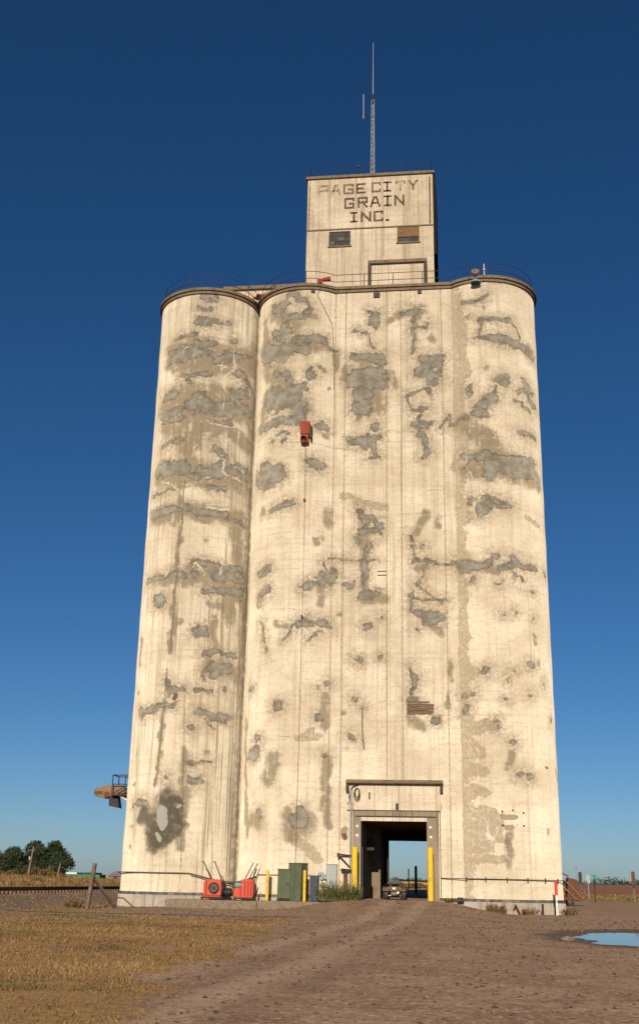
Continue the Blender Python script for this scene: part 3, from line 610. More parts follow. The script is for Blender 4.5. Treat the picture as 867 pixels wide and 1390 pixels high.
ST_W=np.array([
 (6.57,36.83,7.33,36.54,0.031),(6.23,35.64,7.37,35.66,0.046),(6.45,36.01,7.26,36.11,0.031),(6.97,36.9,7.12,34.99,0.031),(6.61,32.78,7.51,32.89,0.046),
 (7.07,33.24,7.1,32.04,0.031),(7.3,32,7.27,30.89,0.046),(7.16,30.78,7.18,29.78,0.045),(7.74,34.18,7.95,32.94,0.031),(7.95,32.94,7.3,32.08,0.031),
 (9.22,32.01,9.48,31.25,0.039),(9.48,31.25,9.87,30.03,0.039),(7.57,31.63,7.56,31.97,0.038),(7.56,31.97,8.49,32.29,0.038),(6.28,28.82,7.48,28.51,0.045),
 (7.48,28.51,8.63,28.73,0.037),(8.63,28.73,8.59,28.05,0.045),(7.48,28.42,7.63,27.3,0.03),(6.72,30.7,6.89,30.48,0.045),(5.14,33.97,5.29,32.75,0.031),
 (4.3,33.73,4.53,34.21,0.031),(4.53,34.21,5.04,34.24,0.031),(5.67,35.87,5.88,34.83,0.031),(7.49,26.19,7.64,25.18,0.047),(7.64,25.18,9.01,25.19,0.047),
 (7.3,26.5,8.14,26.51,0.032),(8.14,26.43,8.27,25.94,0.048),(8.27,25.94,9.23,25.96,0.048),(8.97,25.88,9.35,24.43,0.048),(6.33,22.93,7.94,23.11,0.047),
 (6.41,23.05,7.83,23.35,0.031),(7.44,22.26,7.62,18.84,0.039),(7.45,22.06,8.1,21.89,0.031),(3.1,24.93,4.79,24.28,0.04),(5.58,24.93,5.61,24.49,0.039),
 (5.61,24.49,4.95,24.54,0.039),(5.99,24.8,6.7,25.12,0.039),(6.49,26.04,6.6,25.53,0.032),(4.11,18.66,4.35,19.2,0.031),(5.92,19,6.14,19.33,0.046),
 (6.14,19.33,6.6,18.55,0.046),(4.97,19,5.02,17.72,0.031),(5.06,24.13,5.05,22.95,0.031),(4.75,22.3,5.1,20.79,0.023),(7.03,15.89,8.06,15.87,0.023),
 (7.28,14.28,7.6,14.48,0.023),(16.51,22.4,17.26,21.73,0.03),(16.35,22.64,17.25,22.23,0.03),(25.72,33.69,26.21,34.1,0.032),(26.21,34.1,26.8,33.43,0.032),
 (26.8,33.43,26.51,32.23,0.032),(26.51,32.23,25.98,32.36,0.032),(26.1,37.09,26.59,35.38,0.033),(25.99,25.92,26.79,24.28,0.031),(26.36,26.52,26.32,25.18,0.023),
 (26.32,24.99,26.37,23.66,0.023),(25.83,8.8,27,6.86,0.025),(25.91,5.16,26.61,4.85,0.033),(26.61,4.85,26.92,4.23,0.033),(25.66,6.42,26.65,6.42,0.041),
 (26.65,6.42,27.95,6.63,0.041),(26.92,4.23,27.21,3.48,0.033),(26.01,8.47,25.81,8,0.033),(26.05,8.92,26.37,8.41,0.031),(26.37,8.41,26.69,8.1,0.031),
 (25.81,4.7,26.37,4.5,0.031),(25.98,2.7,27.62,2.77,0.031),(27.47,4.22,27.36,3.65,0.041),(27.36,3.65,27.05,3.27,0.041),(27.54,3.28,27.48,1.42,0.03),
])
ST_H=np.array([
 (11.92,27.51,19.09,26.82,0.023),(17.93,33.77,17.99,31.72,0.023),(21.24,30.41,22.62,29.56,0.021),(19.35,32.18,20.34,31.06,0.021),(24.75,31.35,25.23,30.98,0.021),
 (25.23,30.98,25.56,31.4,0.021),(21.32,28.03,21.73,28.1,0.024),(21.73,28.1,22.13,27.83,0.024),(22.21,28.09,23.09,27.89,0.02),(19.04,29.68,18.56,28.99,0.021),
 (27.98,27.22,28.85,27.09,0.02),(23.76,24.03,24.78,23.97,0.023),(22.33,20.93,22.64,20.84,0.023),(23.04,22.47,23.82,22.54,0.023),(25.74,16.43,26.44,17.27,0.019),
 (18.64,10.27,21.25,11.1,0.017),(22.66,9.95,24.67,10.94,0.017),(24.82,10.2,26.06,10.28,0.017),(18.94,12.96,19.8,12.28,0.017),(28.63,8.6,29.04,8.12,0.01),
 (28.53,1.08,29.16,1.27,0.015),(30.98,13.3,32.14,11.47,0.021),(14.76,8.94,15.63,8.93,0.022),(15.88,12.17,16.25,10.84,0.022),(14.07,16.48,15.73,16.46,0.02),
 (12.93,13.06,14.55,13.36,0.015),(16.45,33.7,17.42,33.67,0.023),(5.01,24.81,4.99,21.29,0.055),(4.99,21.29,4.86,18.04,0.055),(4.86,18.04,4.81,15.2,0.055),
 (4.81,15.2,4.81,13.97,0.055),(4.8,24.14,4.82,21.3,0.024),(4.82,21.3,4.78,18.05,0.024),(4.78,18.05,4.66,16.15,0.024),(2.94,21.56,2.69,16.69,0.024),
 (2.69,16.69,2.94,12.58,0.024),(6.96,17.15,7.02,14.96,0.038),(7.02,14.96,7.09,12.51,0.038),(6.16,16.14,6.29,12.45,0.018),(4.69,12.87,4.6,10.66,0.051),
 (4.6,10.66,4.47,8.16,0.051),(4.47,8.16,4.34,6.05,0.051),(3.32,12.97,3.26,10.56,0.026),(3.26,10.56,3.25,8.21,0.026),(5.83,11.67,6.02,6.54,0.034),
 (6.02,6.54,6.17,1.83,0.034),(7.74,7.27,7.79,4.69,0.025),(7.79,4.69,8.06,1.87,0.025),(9.11,12.49,9.25,6.73,0.052),(9.25,6.73,9.51,1.9,0.052),
 (4.86,29.07,5.01,25.47,0.03),(5.88,29.04,6,25.47,0.037),(5.9,7.97,6.13,4.96,0.021),(6.13,4.96,6.16,0.24,0.021),
])

ATT = dict(patch=dist_layer(ST_P, grow=1.18), white=dist_layer(ST_W, grow=.8), hair=dist_layer(ST_H, warp=.25, grow=.8), rust=dist_layer(ST_R, warp=.2), plate=dist_layer(ST_M, warp=.3), pale=dist_layer(ST_L, warp=.6),
           dirt=soft_layer(ST_D), soot=soft_layer(ST_K, 1.7), brown=soft_layer(ST_B, 1.5))
sL = RS*math.pi/2            # s at the front-most line of the left silo
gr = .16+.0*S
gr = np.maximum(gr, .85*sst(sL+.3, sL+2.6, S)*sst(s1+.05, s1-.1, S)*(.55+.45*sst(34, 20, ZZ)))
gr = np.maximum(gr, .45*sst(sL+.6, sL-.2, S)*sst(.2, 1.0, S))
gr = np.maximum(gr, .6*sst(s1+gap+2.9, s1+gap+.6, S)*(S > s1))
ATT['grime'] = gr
# run-off grime in the left valley, its shade painted in with the dirt
val_grime_shade = .95*np.exp(-((S-s1-.0)/1.5)**2)*(S < s1+.02)+.75*np.exp(-((S-s1-gap)/1.1)**2)*(S > s1)
right_valley = .55*sst(1.1, .0, S-(s2+XF1-XF0))*(S > s2+XF1-XF0)  # browner on the right silo's left edge, fading to the right
ATT['dirt'] = np.clip(ATT['dirt']+val_grime_shade*(.75+.25*vnoise(S, ZZ, .5, 21)), 0, 1)
ATT['brown'] = np.clip(ATT['brown']+right_valley+.25*sst(2.4, .2, S-(s2+XF1-XF0))*(S > s2+XF1-XF0), 0, 1)
# dirt collected in the vertical joints of the flat bay
on = np.abs(YY-yf-off*0) < .2
for gx_ in GRO+(XF0+.06,):
    gd = .030-np.abs(XX-gx_); k = (np.abs(XX-gx_) < .3) & (S > s2-.05) & (S < s2+XF1-XF0+.05)
    if abs(gx_-.03) < .01: k &= ZZ > 6.62
    ATT['hair'][k] = np.maximum(ATT['hair'][k], gd[k]+1.)
nc, nr = len(cols), len(zs)
idx = np.arange(nc*nr).reshape(nr, nc)
Fw = np.stack([idx[:-1, :-1], idx[:-1, 1:], idx[1:, 1:], idx[1:, :-1]], -1)
xc = (cols[:-1, 1]+cols[1:, 1])/2; zc = (zs[:-1]+zs[1:])/2
hole = ((xc > DX0) & (xc < DX1) & (cols[:-1, 2] < .1))[None, :] & (zc < DZ)[:, None]
Fw = Fw[~hole]
Vw = np.stack([XX, YY, ZZ], -1).reshape(-1, 3)
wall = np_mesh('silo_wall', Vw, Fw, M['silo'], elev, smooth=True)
wall['label'] = 'cream front wall of three rounded silos and a flat middle bay, patched with grey mortar'
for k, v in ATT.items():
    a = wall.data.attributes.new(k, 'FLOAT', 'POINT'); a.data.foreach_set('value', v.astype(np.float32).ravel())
a = wall.data.attributes.new('sz', 'FLOAT_VECTOR', 'POINT')
a.data.foreach_set('vector', np.stack([S, ZZ, 0*S], -1).astype(np.float32).ravel())
# sides and back
bo = [(CR+RS, CY)]+back_outline(0)+[(CL-RS, CY)]
mb = MB()
for (x0, y0), (x1, y1) in zip(bo[:-1], bo[1:]):
    if abs(y0-YB) < .05 and abs(y1-YB) < .05 and abs(x1-x0) > 5:
        for xa, xb, za in ((x0, DX1, WZ0), (DX1, -1.1, 4.0), (-1.1, x1, WZ0)):
            mb.add([(xa, y0, za), (xb, y0, za), (xb, y0, WZ1), (xa, y0, WZ1)], [(0, 1, 2, 3)])
    else: mb.add([(x0, y0, WZ0), (x1, y1, WZ0), (x1, y1, WZ1), (x0, y0, WZ1)], [(0, 1, 2, 3)], True)
mb.build('rear_wall', 'conc', elev)

# roof slab with a two-step lip
def slab(name, d, z0, z1, mat):
    p = front_outline(d)+back_outline(d); n = len(p); mb = MB()
    co = [Vector((x, y, z1)) for x, y in p]; fs = tessellate_polygon([co])
    mb.add(co, fs); mb.add([(c.x, c.y, z0) for c in co], fs)
    for i in range(n):
        a, b = p[i], p[(i+1) % n]; mb.add([(*a, z0), (*b, z0), (*b, z1), (*a, z1)], [(0, 1, 2, 3)], True)
    me = bpy.data.meshes.new(name); me.from_pydata(mb.v, [], mb.f); me.polygons.foreach_set('use_smooth', mb.sm)
    return link(name, me, M[mat], elev)
slab('roof_rim', .10, 38.0, 38.2, 'rim')
slab('roof_slab', .20, 38.203, 38.40, 'rim')

# plinth
f0, f1 = front_outline(.02), front_outline(.10)
def band(name, lo, hi, z0, z1, mat, side=0):
    mb = MB()
    for i in range(len(lo)-1):
        a, b = hi[i], hi[i+1]
        if abs(b[0]-a[0]) > 5:
            segs = [(a[0], DX0-.42), (DX1+.66, b[0])]
        else: segs = [(a[0], b[0])]
        for k, (xa, xb) in enumerate(segs):
            if (side == 0) != (xb < .4): continue
            if len(segs) == 1: q = [a, b]; p = [lo[i], lo[i+1]]
            else: q = [(xa, a[1]), (xb, a[1])]; p = [(xa, lo[i][1]), (xb, lo[i][1])]
            mb.add([(*q[0], z0), (*q[1], z0), (*q[1], z1), (*q[0], z1)], [(0, 1, 2, 3)], len(segs) == 1)
            mb.add([(*q[0], z1), (*q[1], z1), (*p[1], z1), (*p[0], z1)], [(0, 1, 2, 3)])
            if len(segs) == 2:
                e, pe = (q[1], p[1]) if k == 0 else (q[0], p[0])
                mb.add([(*e, z0), (*pe, z0), (*pe, z1), (*e, z1)], [(0, 1, 2, 3)])
    return mb.build(name, mat, elev)
for sd in (0, 1):
    band('plinth', f0, f1, -.8, .25, 'plinth', sd)
    band('plinth_cap', f0, front_outline(.115), .253, .40, 'plinth_top', sd)

# conduits along the wall
def along(d, zf, x0, x1, n=40):
    return [(x, y, zf(x)) for x, y in front_outline(d, n) if x0 <= x <= x1]
mb = MB().tube([(2.97, -.08, 1.42)]+along(.10, lambda x: 1.42, XF1+.1, 10)+[(9.86, 3.2, 1.42)], .022, 6)
for p in along(.06, lambda x: 1.42, XF1, 9.7)[::9]: mb.box(p[0]-.03, p[0]+.03, p[1]-.07, p[1]+.08, 1.28, 1.52)
mb.build('wall_conduit', 'darkbrown', elev)
mb = MB().tube(along(.10, lambda x: 1.42 if x < -10.9 else 1.42-.42*max(0, math.cos((x+8.9)/2.0*1.4))**1.5, -15.8, -7.2), .03, 6)
mb.tube(along(.16, lambda x: 1.36-.42*max(0, math.cos((x+8.9)/2.0*1.4))**1.5, -11, -7.3), .025, 6)
mb.build('wall_conduit', 'rim', elev)
mb = MB().tube([p for p in along(.09, lambda x: 1.42, -7.2, -3.3)]+[(-2.9, -.08, 1.42)], .018, 6)
mb.build('wall_conduit', 'rim', elev)

# dark outlets below the rim
for x, y, z, s_ in ((-4.78, -.62, 37.86, .26), (-.62, -.0, 37.72, .42), (2.2, -.0, 37.83, .26)):
    mb = MB().box(x-s_/2, x+s_/2, y-.10, y+.2, z-s_/2.4, z+s_/2.4); mb.build('wall_vent', 'dark', elev, .01)

# roof railing
def railing(name, pts, z, parent, hh=1.05, mids=(.5,), step=2.1, r=.022, mat='rail', offset=None):
    mb = MB(); pts = [Vector((x, y, z)) for x, y in pts]
    for h_ in (hh,)+tuple(m_*hh for m_ in mids): mb.tube([p+Vector((0, 0, h_)) for p in pts], r, 5)
    acc = 0; mb.cyl(pts[0], pts[0]+Vector((0, 0, hh)), r*1.2, n=5)
    for a, b in zip(pts[:-1], pts[1:]):
        acc += (b-a).length
        if (b-a).length > step*1.5:
            k = int((b-a).length/step)
            for i in range(1, k+1):
                p = a.lerp(b, i/(k+1)); mb.cyl(p, p+Vector((0, 0, hh)), r*1.2, n=5)
            acc = 0
        if acc >= step: mb.cyl(b, b+Vector((0, 0, hh)), r*1.2, n=5); acc = 0
    return mb.build(name, mat, parent)
railing('roof_railing', front_outline(-.12, 14)+back_outline(-.12, 8), 38.4, elev)

# ---- low gallery behind the left silos
mb = MB().box(-11.6, -5.85, 3.9, 8.0, 38.4, 40.72); mb.build('gallery_wall', 'penthouse', elev)
mb = MB().box(-11.85, -5.82, 3.7, 8.2, 40.723, 41.0); mb.build('gallery_roof', 'rim', elev, .02)

# ---- headhouse
HX0, HX1, HY, HY1, HZ = -5.78, 3.14, 2.5, 8.6, 48.7
hh = MB().box(HX0, HX1, HY, HY1, 38.4, HZ).build('headhouse', 'penthouse', elev, .03)
MB().box(HX0-.13, HX1+.13, HY-.14, HY1+.14, HZ+.003, HZ+.22).build('roof_cap', 'rim', hh, .02)
MB().box(HX0+.02, HX1-.02, HY-.06, HY+.02, 44.44, 44.53).build('string_course', 'rim', hh)
MB().box(HX0+.1, HX0+.2, HY-.022, HY+.01, 44.6, 48.45).build('corner_strip', 'fade', hh)
MB().box(HX1-.27, HX1-.17, HY-.022, HY+.01, 44.6, 48.45).build('corner_strip', 'paint', hh)
MB().box(HX1+.003, HX1+.2, HY+.05, HY1-.4, 42.2, HZ-.02).build('side_duct', 'tar', hh)
for xx_ in (-4.95, -1.95, -.55, 2.4):
    MB().box(xx_-.012, xx_+.012, HY-.012, HY+.01, 38.5, 48.6).build('panel_joint', 'fade', hh)
# windows
def steel_window(x0, x1, z0, z1, board):
    wdw = MB().box(x0, x1, HY-.01, HY+.03, z0, z1).build('window', 'glass', hh)
    fr = MB(); t_ = .05
    for a in (x0, x1-t_): fr.box(a, a+t_, HY-.05, HY+.02, z0, z1)
    for a in (z0, z1-t_): fr.box(x0+t_, x1-t_, HY-.05, HY+.02, a, a+t_)
    n_ = 4
    for i in range(1, n_): xx_ = x0+(x1-x0)*i/n_; fr.box(xx_-.018, xx_+.018, HY-.04, HY+.01, z0+t_, z1-t_)
    for i in (1, 2): zz_ = z0+(z1-z0)*i/3; fr.box(x0+t_, x1-t_, HY-.037, HY+.01, zz_-.015, zz_+.015)
    fr.build('window_frame', 'dark', hh)
    if board: MB().box(x0+.04, x1-.03, HY-.065, HY-.041, z0+.42, z1-.03).build('window_board', 'rustboard', hh)
    else:
        MB().box(x0+.72, x0+1.08, HY-.045, HY-.041, z0+.42, z1-.45).build('window_pane', 'pane', hh)
        MB().box(x0+.1, x0+.36, HY-.045, HY-.041, z0+.1, z1-.78).build('window_pane', 'pane', hh)
    MB().box(x0-.08, x1+.08, HY-.09, HY, z0-.1, z0).build('window_sill', 'rim', hh)
steel_window(-4.18, -2.66, 43.14, 44.30, False)
steel_window(.62, 2.14, 43.20, 44.38, True)
# hooded bay at the foot of the headhouse
bay = MB().box(-1.14, 2.44, HY-.55, HY, 38.4, 41.2).build('bay_wall', 'penthouse', hh, .02)
mb = MB().box(-1.36, 2.66, HY-.75, HY, 41.203, 41.45); mb.build('bay_hood', 'rim', hh, .02)
MB().box(-1.36, -1.143, HY-.72, HY, 38.4, 41.2).build('bay_side_trim', 'darkbrown', hh)
MB().box(2.443, 2.66, HY-.72, HY, 38.4, 41.2).build('bay_side_trim', 'darkbrown', hh)
railing('headhouse_railing', [(HX0+.1, HY+.1), (HX1-.1, HY+.1), (HX1-.1, HY1-.1), (HX0+.1, HY1-.1), (HX0+.1, HY+.1)], HZ+.2, elev, 1.0, (.5,), 2.8, .014)
MB().cyl((-2.15, HY+.2, HZ), (-2.15, HY+.2, HZ+1.1), .035, n=6).box(-2.22, -2.08, HY+.12, HY+.28, HZ+1.0, HZ+1.15).build('roof_lamp', 'dark', elev)

# lettering
GL = {'P': [[(0, 0), (0, 1), (1, 1), (1, .48), (0, .48)]], 'A': [[(0, 0), (.38, 1), (.62, 1), (1, 0)], [(.18, .36), (.82, .36)]],
      'G': [[(1, .82), (1, 1), (0, 1), (0, 0), (1, 0), (1, .46), (.55, .46)]], 'E': [[(1, 1), (0, 1), (0, 0), (1, 0)], [(0, .5), (.75, .5)]],
      'C': [[(1, .8), (1, 1), (0, 1), (0, 0), (1, 0), (1, .2)]], 'I': [[(.5, 0), (.5, 1)], [(.1, 1), (.9, 1)], [(.1, 0), (.9, 0)]],
      'T': [[(.5, 0), (.5, 1)], [(0, .84), (0, 1), (1, 1), (1, .84)]], 'Y': [[(0, 1), (.5, .45), (1, 1)], [(.5, .45), (.5, 0)]],
      'R': [[(0, 0), (0, 1), (1, 1), (1, .5), (0, .5)], [(.5, .5), (1, 0)]], 'N': [[(0, 0), (0, 1), (1, 0), (1, 1)]], '.': [[(0.2, .5), (.8, .5)]]}
LET = [('P', -5.01, -4.28, 47.36, 48.2, 1), ('A', -4.09, -3.39, 47.36, 48.2, 1), ('G', -3.22, -2.46, 47.36, 48.2, .5), ('E', -2.29, -1.62, 47.36, 48.2, 0), ('C', -1.2, -.52, 47.4, 48.24, .5),
       ('I', -.42, .26, 47.4, 48.24, 0), ('T', .5, 1.22, 47.42, 48.26, 1), ('Y', 1.42, 2.10, 47.42, 48.26, .5),
       ('G', -3.13, -2.42, 46.15, 47.03, 0), ('R', -2.18, -1.46, 46.17, 47.05, 0), ('A', -1.3, -.56, 46.18, 47.06, 0), ('I', -.38, .27, 46.2, 47.08, 0), ('N', .42, 1.13, 46.2, 47.08, 0),
       ('I', -2.75, -2.13, 45.0, 45.85, 0), ('N', -1.95, -1.22, 45.0, 45.85, 0), ('C', -1.05, -.36, 45.0, 45.85, 0), ('.', -.2, .05, 44.98, 45.16, 0)]
mid_ = plain('half_faded_letter_paint', (.13, .095, .06), .9, var=.4, dirt=((.42, .33, .21), .7), sc_=8)
for ch, x0, x1, z0, z1, fd in LET:
    mb = MB(); th = .135 if ch != '.' else z1-z0
    x0 += th/2; x1 -= th/2; z0 += th/2; z1 -= th/2
    if ch == '.': mb.box(x0-th/2, x1+th/2, HY-.018, HY-.004, z0-th/2, z1+th/2)
    for stroke in (GL[ch] if ch != '.' else []):
        for k, ((a, b), (c, d)) in enumerate(zip(stroke[:-1], stroke[1:])):
            p = Vector((x0+a*(x1-x0), 0, z0+b*(z1-z0))); q = Vector((x0+c*(x1-x0), 0, z0+d*(z1-z0)))
            u = (q-p).normalized(); nrm = Vector((-u.z, 0, u.x))*th/2; e = u*th*.5; yy = HY-.018-.0013*k
            vs = [p-e-nrm, q+e-nrm, q+e+nrm, p-e+nrm]
            mb.prism([(v_.x, v_.z) for v_ in vs], yy, HY-.004)
    mb.build('letter', ('paint', mid_, 'fade')[int(fd*2)], hh)

# ---- drive-through door
MB().box(DX0-.42, DX0, -.06, .30, -.2, 4.60).build('door_jamb', 'frame', elev, .01)
MB().box(DX1, DX1+.66, -.06, .30, -.2, 4.60).build('door_jamb', 'frame', elev, .01)
MB().box(DX0, DX1, -.05, .30, DZ, 4.60).build('door_lintel', 'conc', elev, .01)
MB().box(DX0-.42, DX1+.66, -.075, .05, 4.603, 4.92).build('door_header', 'frame', elev, .01)
MB().box(DX0-.3, DX1+.5, -.10, -.02, 4.60, 4.66).build('header_gap', 'dark', elev)
MB().box(-2.12, 3.05, -.035, .05, 4.925, 6.38).build('panel_over_door', 'conc', elev, .01)
mb = MB().cyl((-2.28, -.24, 6.50), (3.2, -.24, 6.50), .12, n=14).box(-2.26, 3.18, -.24, .0, 6.42, 6.58)
mb.build('door_ledge', 'rim', elev)
for x in (-2.2, 3.1): MB().box(x-.08, x+.08, -.3, .0, 5.95, 6.36).build('ledge_bracket', 'darkbrown', elev)
MB().tube([(DX0-.8, -.09, 4.96), (DX1+.74, -.09, 4.96), (DX1+.74, -.09, .2)], .022, 6).build('wall_conduit', 'rim', elev)
MB().tube([(-2.02, -.12, 6.1), (-2.02, -.12, .3)], .04, 6).tube([(-1.92, -.1, 5.4), (-1.92, -.1, 1.2)], .03, 6).build('wall_conduit', 'steel', elev)
mb = MB()
for k in range(3):
    r_ = .16+.04*k; cx_, cz_ = -1.66, 5.9-.05*k
    mb.tube([(cx_+r_*.7*math.cos(a*math.pi/8), -.1-.02*k, cz_+r_*1.5*math.sin(a*math.pi/8)) for a in range(-7, 10)], .018, 5)
mb.tube([(-2.02, -.12, 5.2), (-2.1, -.1, 5.7), (-1.95, -.1, 6.2), (-1.6, -.15, 6.35)], .035, 5)
mb.build('cable_loops', 'dark', elev)
for x, z in ((-1.64, 4.1), (-1.64, 3.6), (2.45, 4.08), (2.47, 3.56)):
    MB().box(x-.065, x+.065, -.075, -.058, z-.065, z+.065, Matrix.Translation((x, 0, z)) @ Matrix.Rotation(R(45 if z > 3.8 else 0), 4, 'Y') @ Matrix.Translation((-x, 0, -z))).build('reflector', 'white', elev)
for x0, z0, x1, z1 in ((-1.0, 5.55, -.92, 5.95), (.52, 4.98, .68, 5.35)): MB().box(x0, x1, -.055, -.03, z0, z1).build('wall_slot', 'dark', elev)
# tunnel
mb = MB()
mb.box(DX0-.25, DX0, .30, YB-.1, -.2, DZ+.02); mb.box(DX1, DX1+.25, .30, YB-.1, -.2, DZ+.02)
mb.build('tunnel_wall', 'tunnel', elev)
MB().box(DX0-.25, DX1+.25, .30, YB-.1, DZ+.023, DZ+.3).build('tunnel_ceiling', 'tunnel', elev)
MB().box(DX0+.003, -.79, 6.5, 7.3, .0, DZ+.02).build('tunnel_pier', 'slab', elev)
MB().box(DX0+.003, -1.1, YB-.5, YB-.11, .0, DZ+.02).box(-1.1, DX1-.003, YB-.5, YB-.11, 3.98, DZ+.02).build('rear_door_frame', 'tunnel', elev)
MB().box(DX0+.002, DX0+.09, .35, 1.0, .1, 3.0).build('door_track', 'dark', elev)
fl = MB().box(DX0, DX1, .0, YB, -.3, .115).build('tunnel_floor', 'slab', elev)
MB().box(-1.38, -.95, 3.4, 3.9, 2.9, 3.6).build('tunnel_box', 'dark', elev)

# ---- red ducts
dk = MB().box(-5.32, -4.74, -1.12, -.55, 27.55, 28.4); dk.build('red_duct_box', 'redrust', elev, .02)
MB().box(-5.30, -4.8, -1.06, -.6, 27.0, 27.547).build('duct_hood', 'redrust', elev, .02)
MB().cyl((-5.1, -1.22, 27.15), (-5.1, -1.0, 27.25), .19, .2, 14, False).build('duct_mouth', 'rust', elev)
MB().cyl((-5.1, -1.1, 27.2), (-5.1, -1.075, 27.21), .17, n=14).build('duct_opening', 'dark', elev)
MB().box(-4.737, -4.6, -1.1, -.5, 27.3, 28.1).build('duct_side_box', 'darkbrown', elev)  # dark brown box against the right side of the duct
MB().tube([(-5.0, -.9, 27.0), (-4.98, -.74, 24), (-4.96, -.74, 14), (-5.0, -.74, .4)], .008, 5).box(-5.05, -4.93, -.85, -.72, 23.2, 23.35).box(-5.03, -4.91, -.85, -.72, 15.9, 16.03).build('hoist_cable', 'rust', elev)
MB().tube([(-4.1, -.5, 38.6), (-4.5, -.75, 37.6), (-3.5, -.25, 35.6), (-3.35, -.1, 31)], .012, 5).build('hoist_cable', 'dark', elev)
MB().cyl((-4.42, -.75, 38.62), (-3.72, -.4, 38.88), .08, .18, 12).box(-4.5, -4.2, -.75, -.5, 38.45, 38.75).build('roof_duct', 'redrust', elev)
MB().cyl((-8.75, .85, 38.45), (-8.3, 1.5, 38.75), .22, .22, 14).cyl((-9.05, .9, 38.42), (-8.95, 1.1, 38.5), .1, .1, 10).build('roof_duct', 'redrust', elev)
MB().cyl((-8.765, .83, 38.442), (-8.755, .845, 38.45), .19, n=14).build('duct_opening', 'dark', elev)
# spalled ledge ribs in the centre bay
mb = MB()
for k in range(4): mb.box(1.18, 2.62-.12*(k % 2), -.03, .04, 10.32+k*.22, 10.40+k*.22)
mb.build('exposed_bars', 'wood', elev)
mb = MB()
for k in range(2): mb.box(-.55, .0, -.02, .04, 18.6+k*.24, 18.66+k*.24)
mb.build('exposed_bars', 'wood', elev)
for x, z in ((6.42, 4.95), (7.0, 5.03), (7.58, 4.9), (6.44, 4.22), (7.58, 4.22)):
    y_ = CY-math.sqrt(RS*RS-(x-CR)**2); MB().cyl((x, y_-.06, z), (x, y_+.05, z), .05, n=8).build('anchor_bolt', 'dark', elev)

# ---- rooftop things of their own
mast = empty('antenna_mast', (-1.33, 5.2, 48.9), 0, 'tall lattice antenna mast with whip aerial on the headhouse roof', 'antenna')
mb = MB(); hgt, w0 = 8.6, .30
leg3 = [Vector((math.cos(a)*w0*.58, math.sin(a)*w0*.58, 0)) for a in (R(90), R(210), R(330))]
for l in leg3: mb.cyl(l, l*.62+Vector((0, 0, hgt)), .028, .02, 5)
mb.build('mast_leg', 'steel', mast)
mb = MB(); n_ = 22
for i in range(n_):
    a_, b_ = i/n_, (i+1)/n_
    for k in range(3):
        p = leg3[k]*(1-.38*a_)+Vector((0, 0, hgt*a_)); q = leg3[(k+1) % 3]*(1-.38*b_)+Vector((0, 0, hgt*b_)); mb.cyl(p, q, .012, n=4)
mb.build('mast_lattice', 'steel', mast)
MB().cyl((0, 0, hgt-.3), (0, 0, hgt+.5), .08, .06, 8).build('mast_head', 'dark', mast)
MB().cyl((0, 0, hgt+.3), (.0, 0, 14.0), .036, .016, 8).build('whip_aerial', 'steel', mast)
MB().tube([(-.72, 0, hgt-1.55), (0, 0, hgt-1.45)], .035, 6).tube([(-.72, 0, hgt-1.25), (0, 0, hgt-1.35)], .02, 6).build('side_arm', 'dark', mast)
MB().cyl((-.72, 0, hgt-1.7), (-.72, 0, hgt+.55), .036, .03, 8).build('side_aerial', 'steel', mast)

dish = empty('round_roof_lamp', (5.85, -.55, 38.4), 0, 'round brown disc lamp on a bracket over the right silo rim', 'lamp')
MB().cyl((0, -.28, .22), (0, -.42, .28), .29, .26, 20).build('lamp_disc', 'wood', dish)
MB().cyl((0, -.0, -.1), (0, -.42, -.3), .03, n=6).cyl((0, -.3, .2), (0, -.42, -.3), .03, n=6).build('bracket', 'dark', dish)
MB().lathe((0, -.42, -.62), (0, 0, 1), [(.34, 0), (.33, .06), (.27, .17), (.15, .26), (.03, .30), (0, .3)], 18).build('lamp_shade', 'bluegrey', dish)
rod = empty('roof_beacon', (6.45, .0, 38.4), 0, 'thin white rod aerial standing on the right silo roof', 'aerial')
MB().cyl((0, 0, 0), (0, 0, 1.35), .035, .025, 8).build('rod', 'white', rod)
MB().lathe((0, 0, .75), (0, 0, 1), [(.02, 0), (.09, .05), (.09, .18), (.02, .24)], 10).build('insulator', 'white', rod)
# ---------------------------------------------------------------- yard things
def gz(x, y): return float(height(np.array(x), np.array(y)))
tag(MB().box(-11.9, -6.86, -2.1, 1.4, -.7, .06).build('concrete_pad', 'slab', None, .03), 'low rough concrete pad under the two red blowers', 'concrete pad')
tag(MB().box(-6.85, -3.35, -2.05, -.02, -.7, .08).build('concrete_pad', 'slab', None, .03), 'concrete pad under the green cabinets and short yellow posts', 'concrete pad')

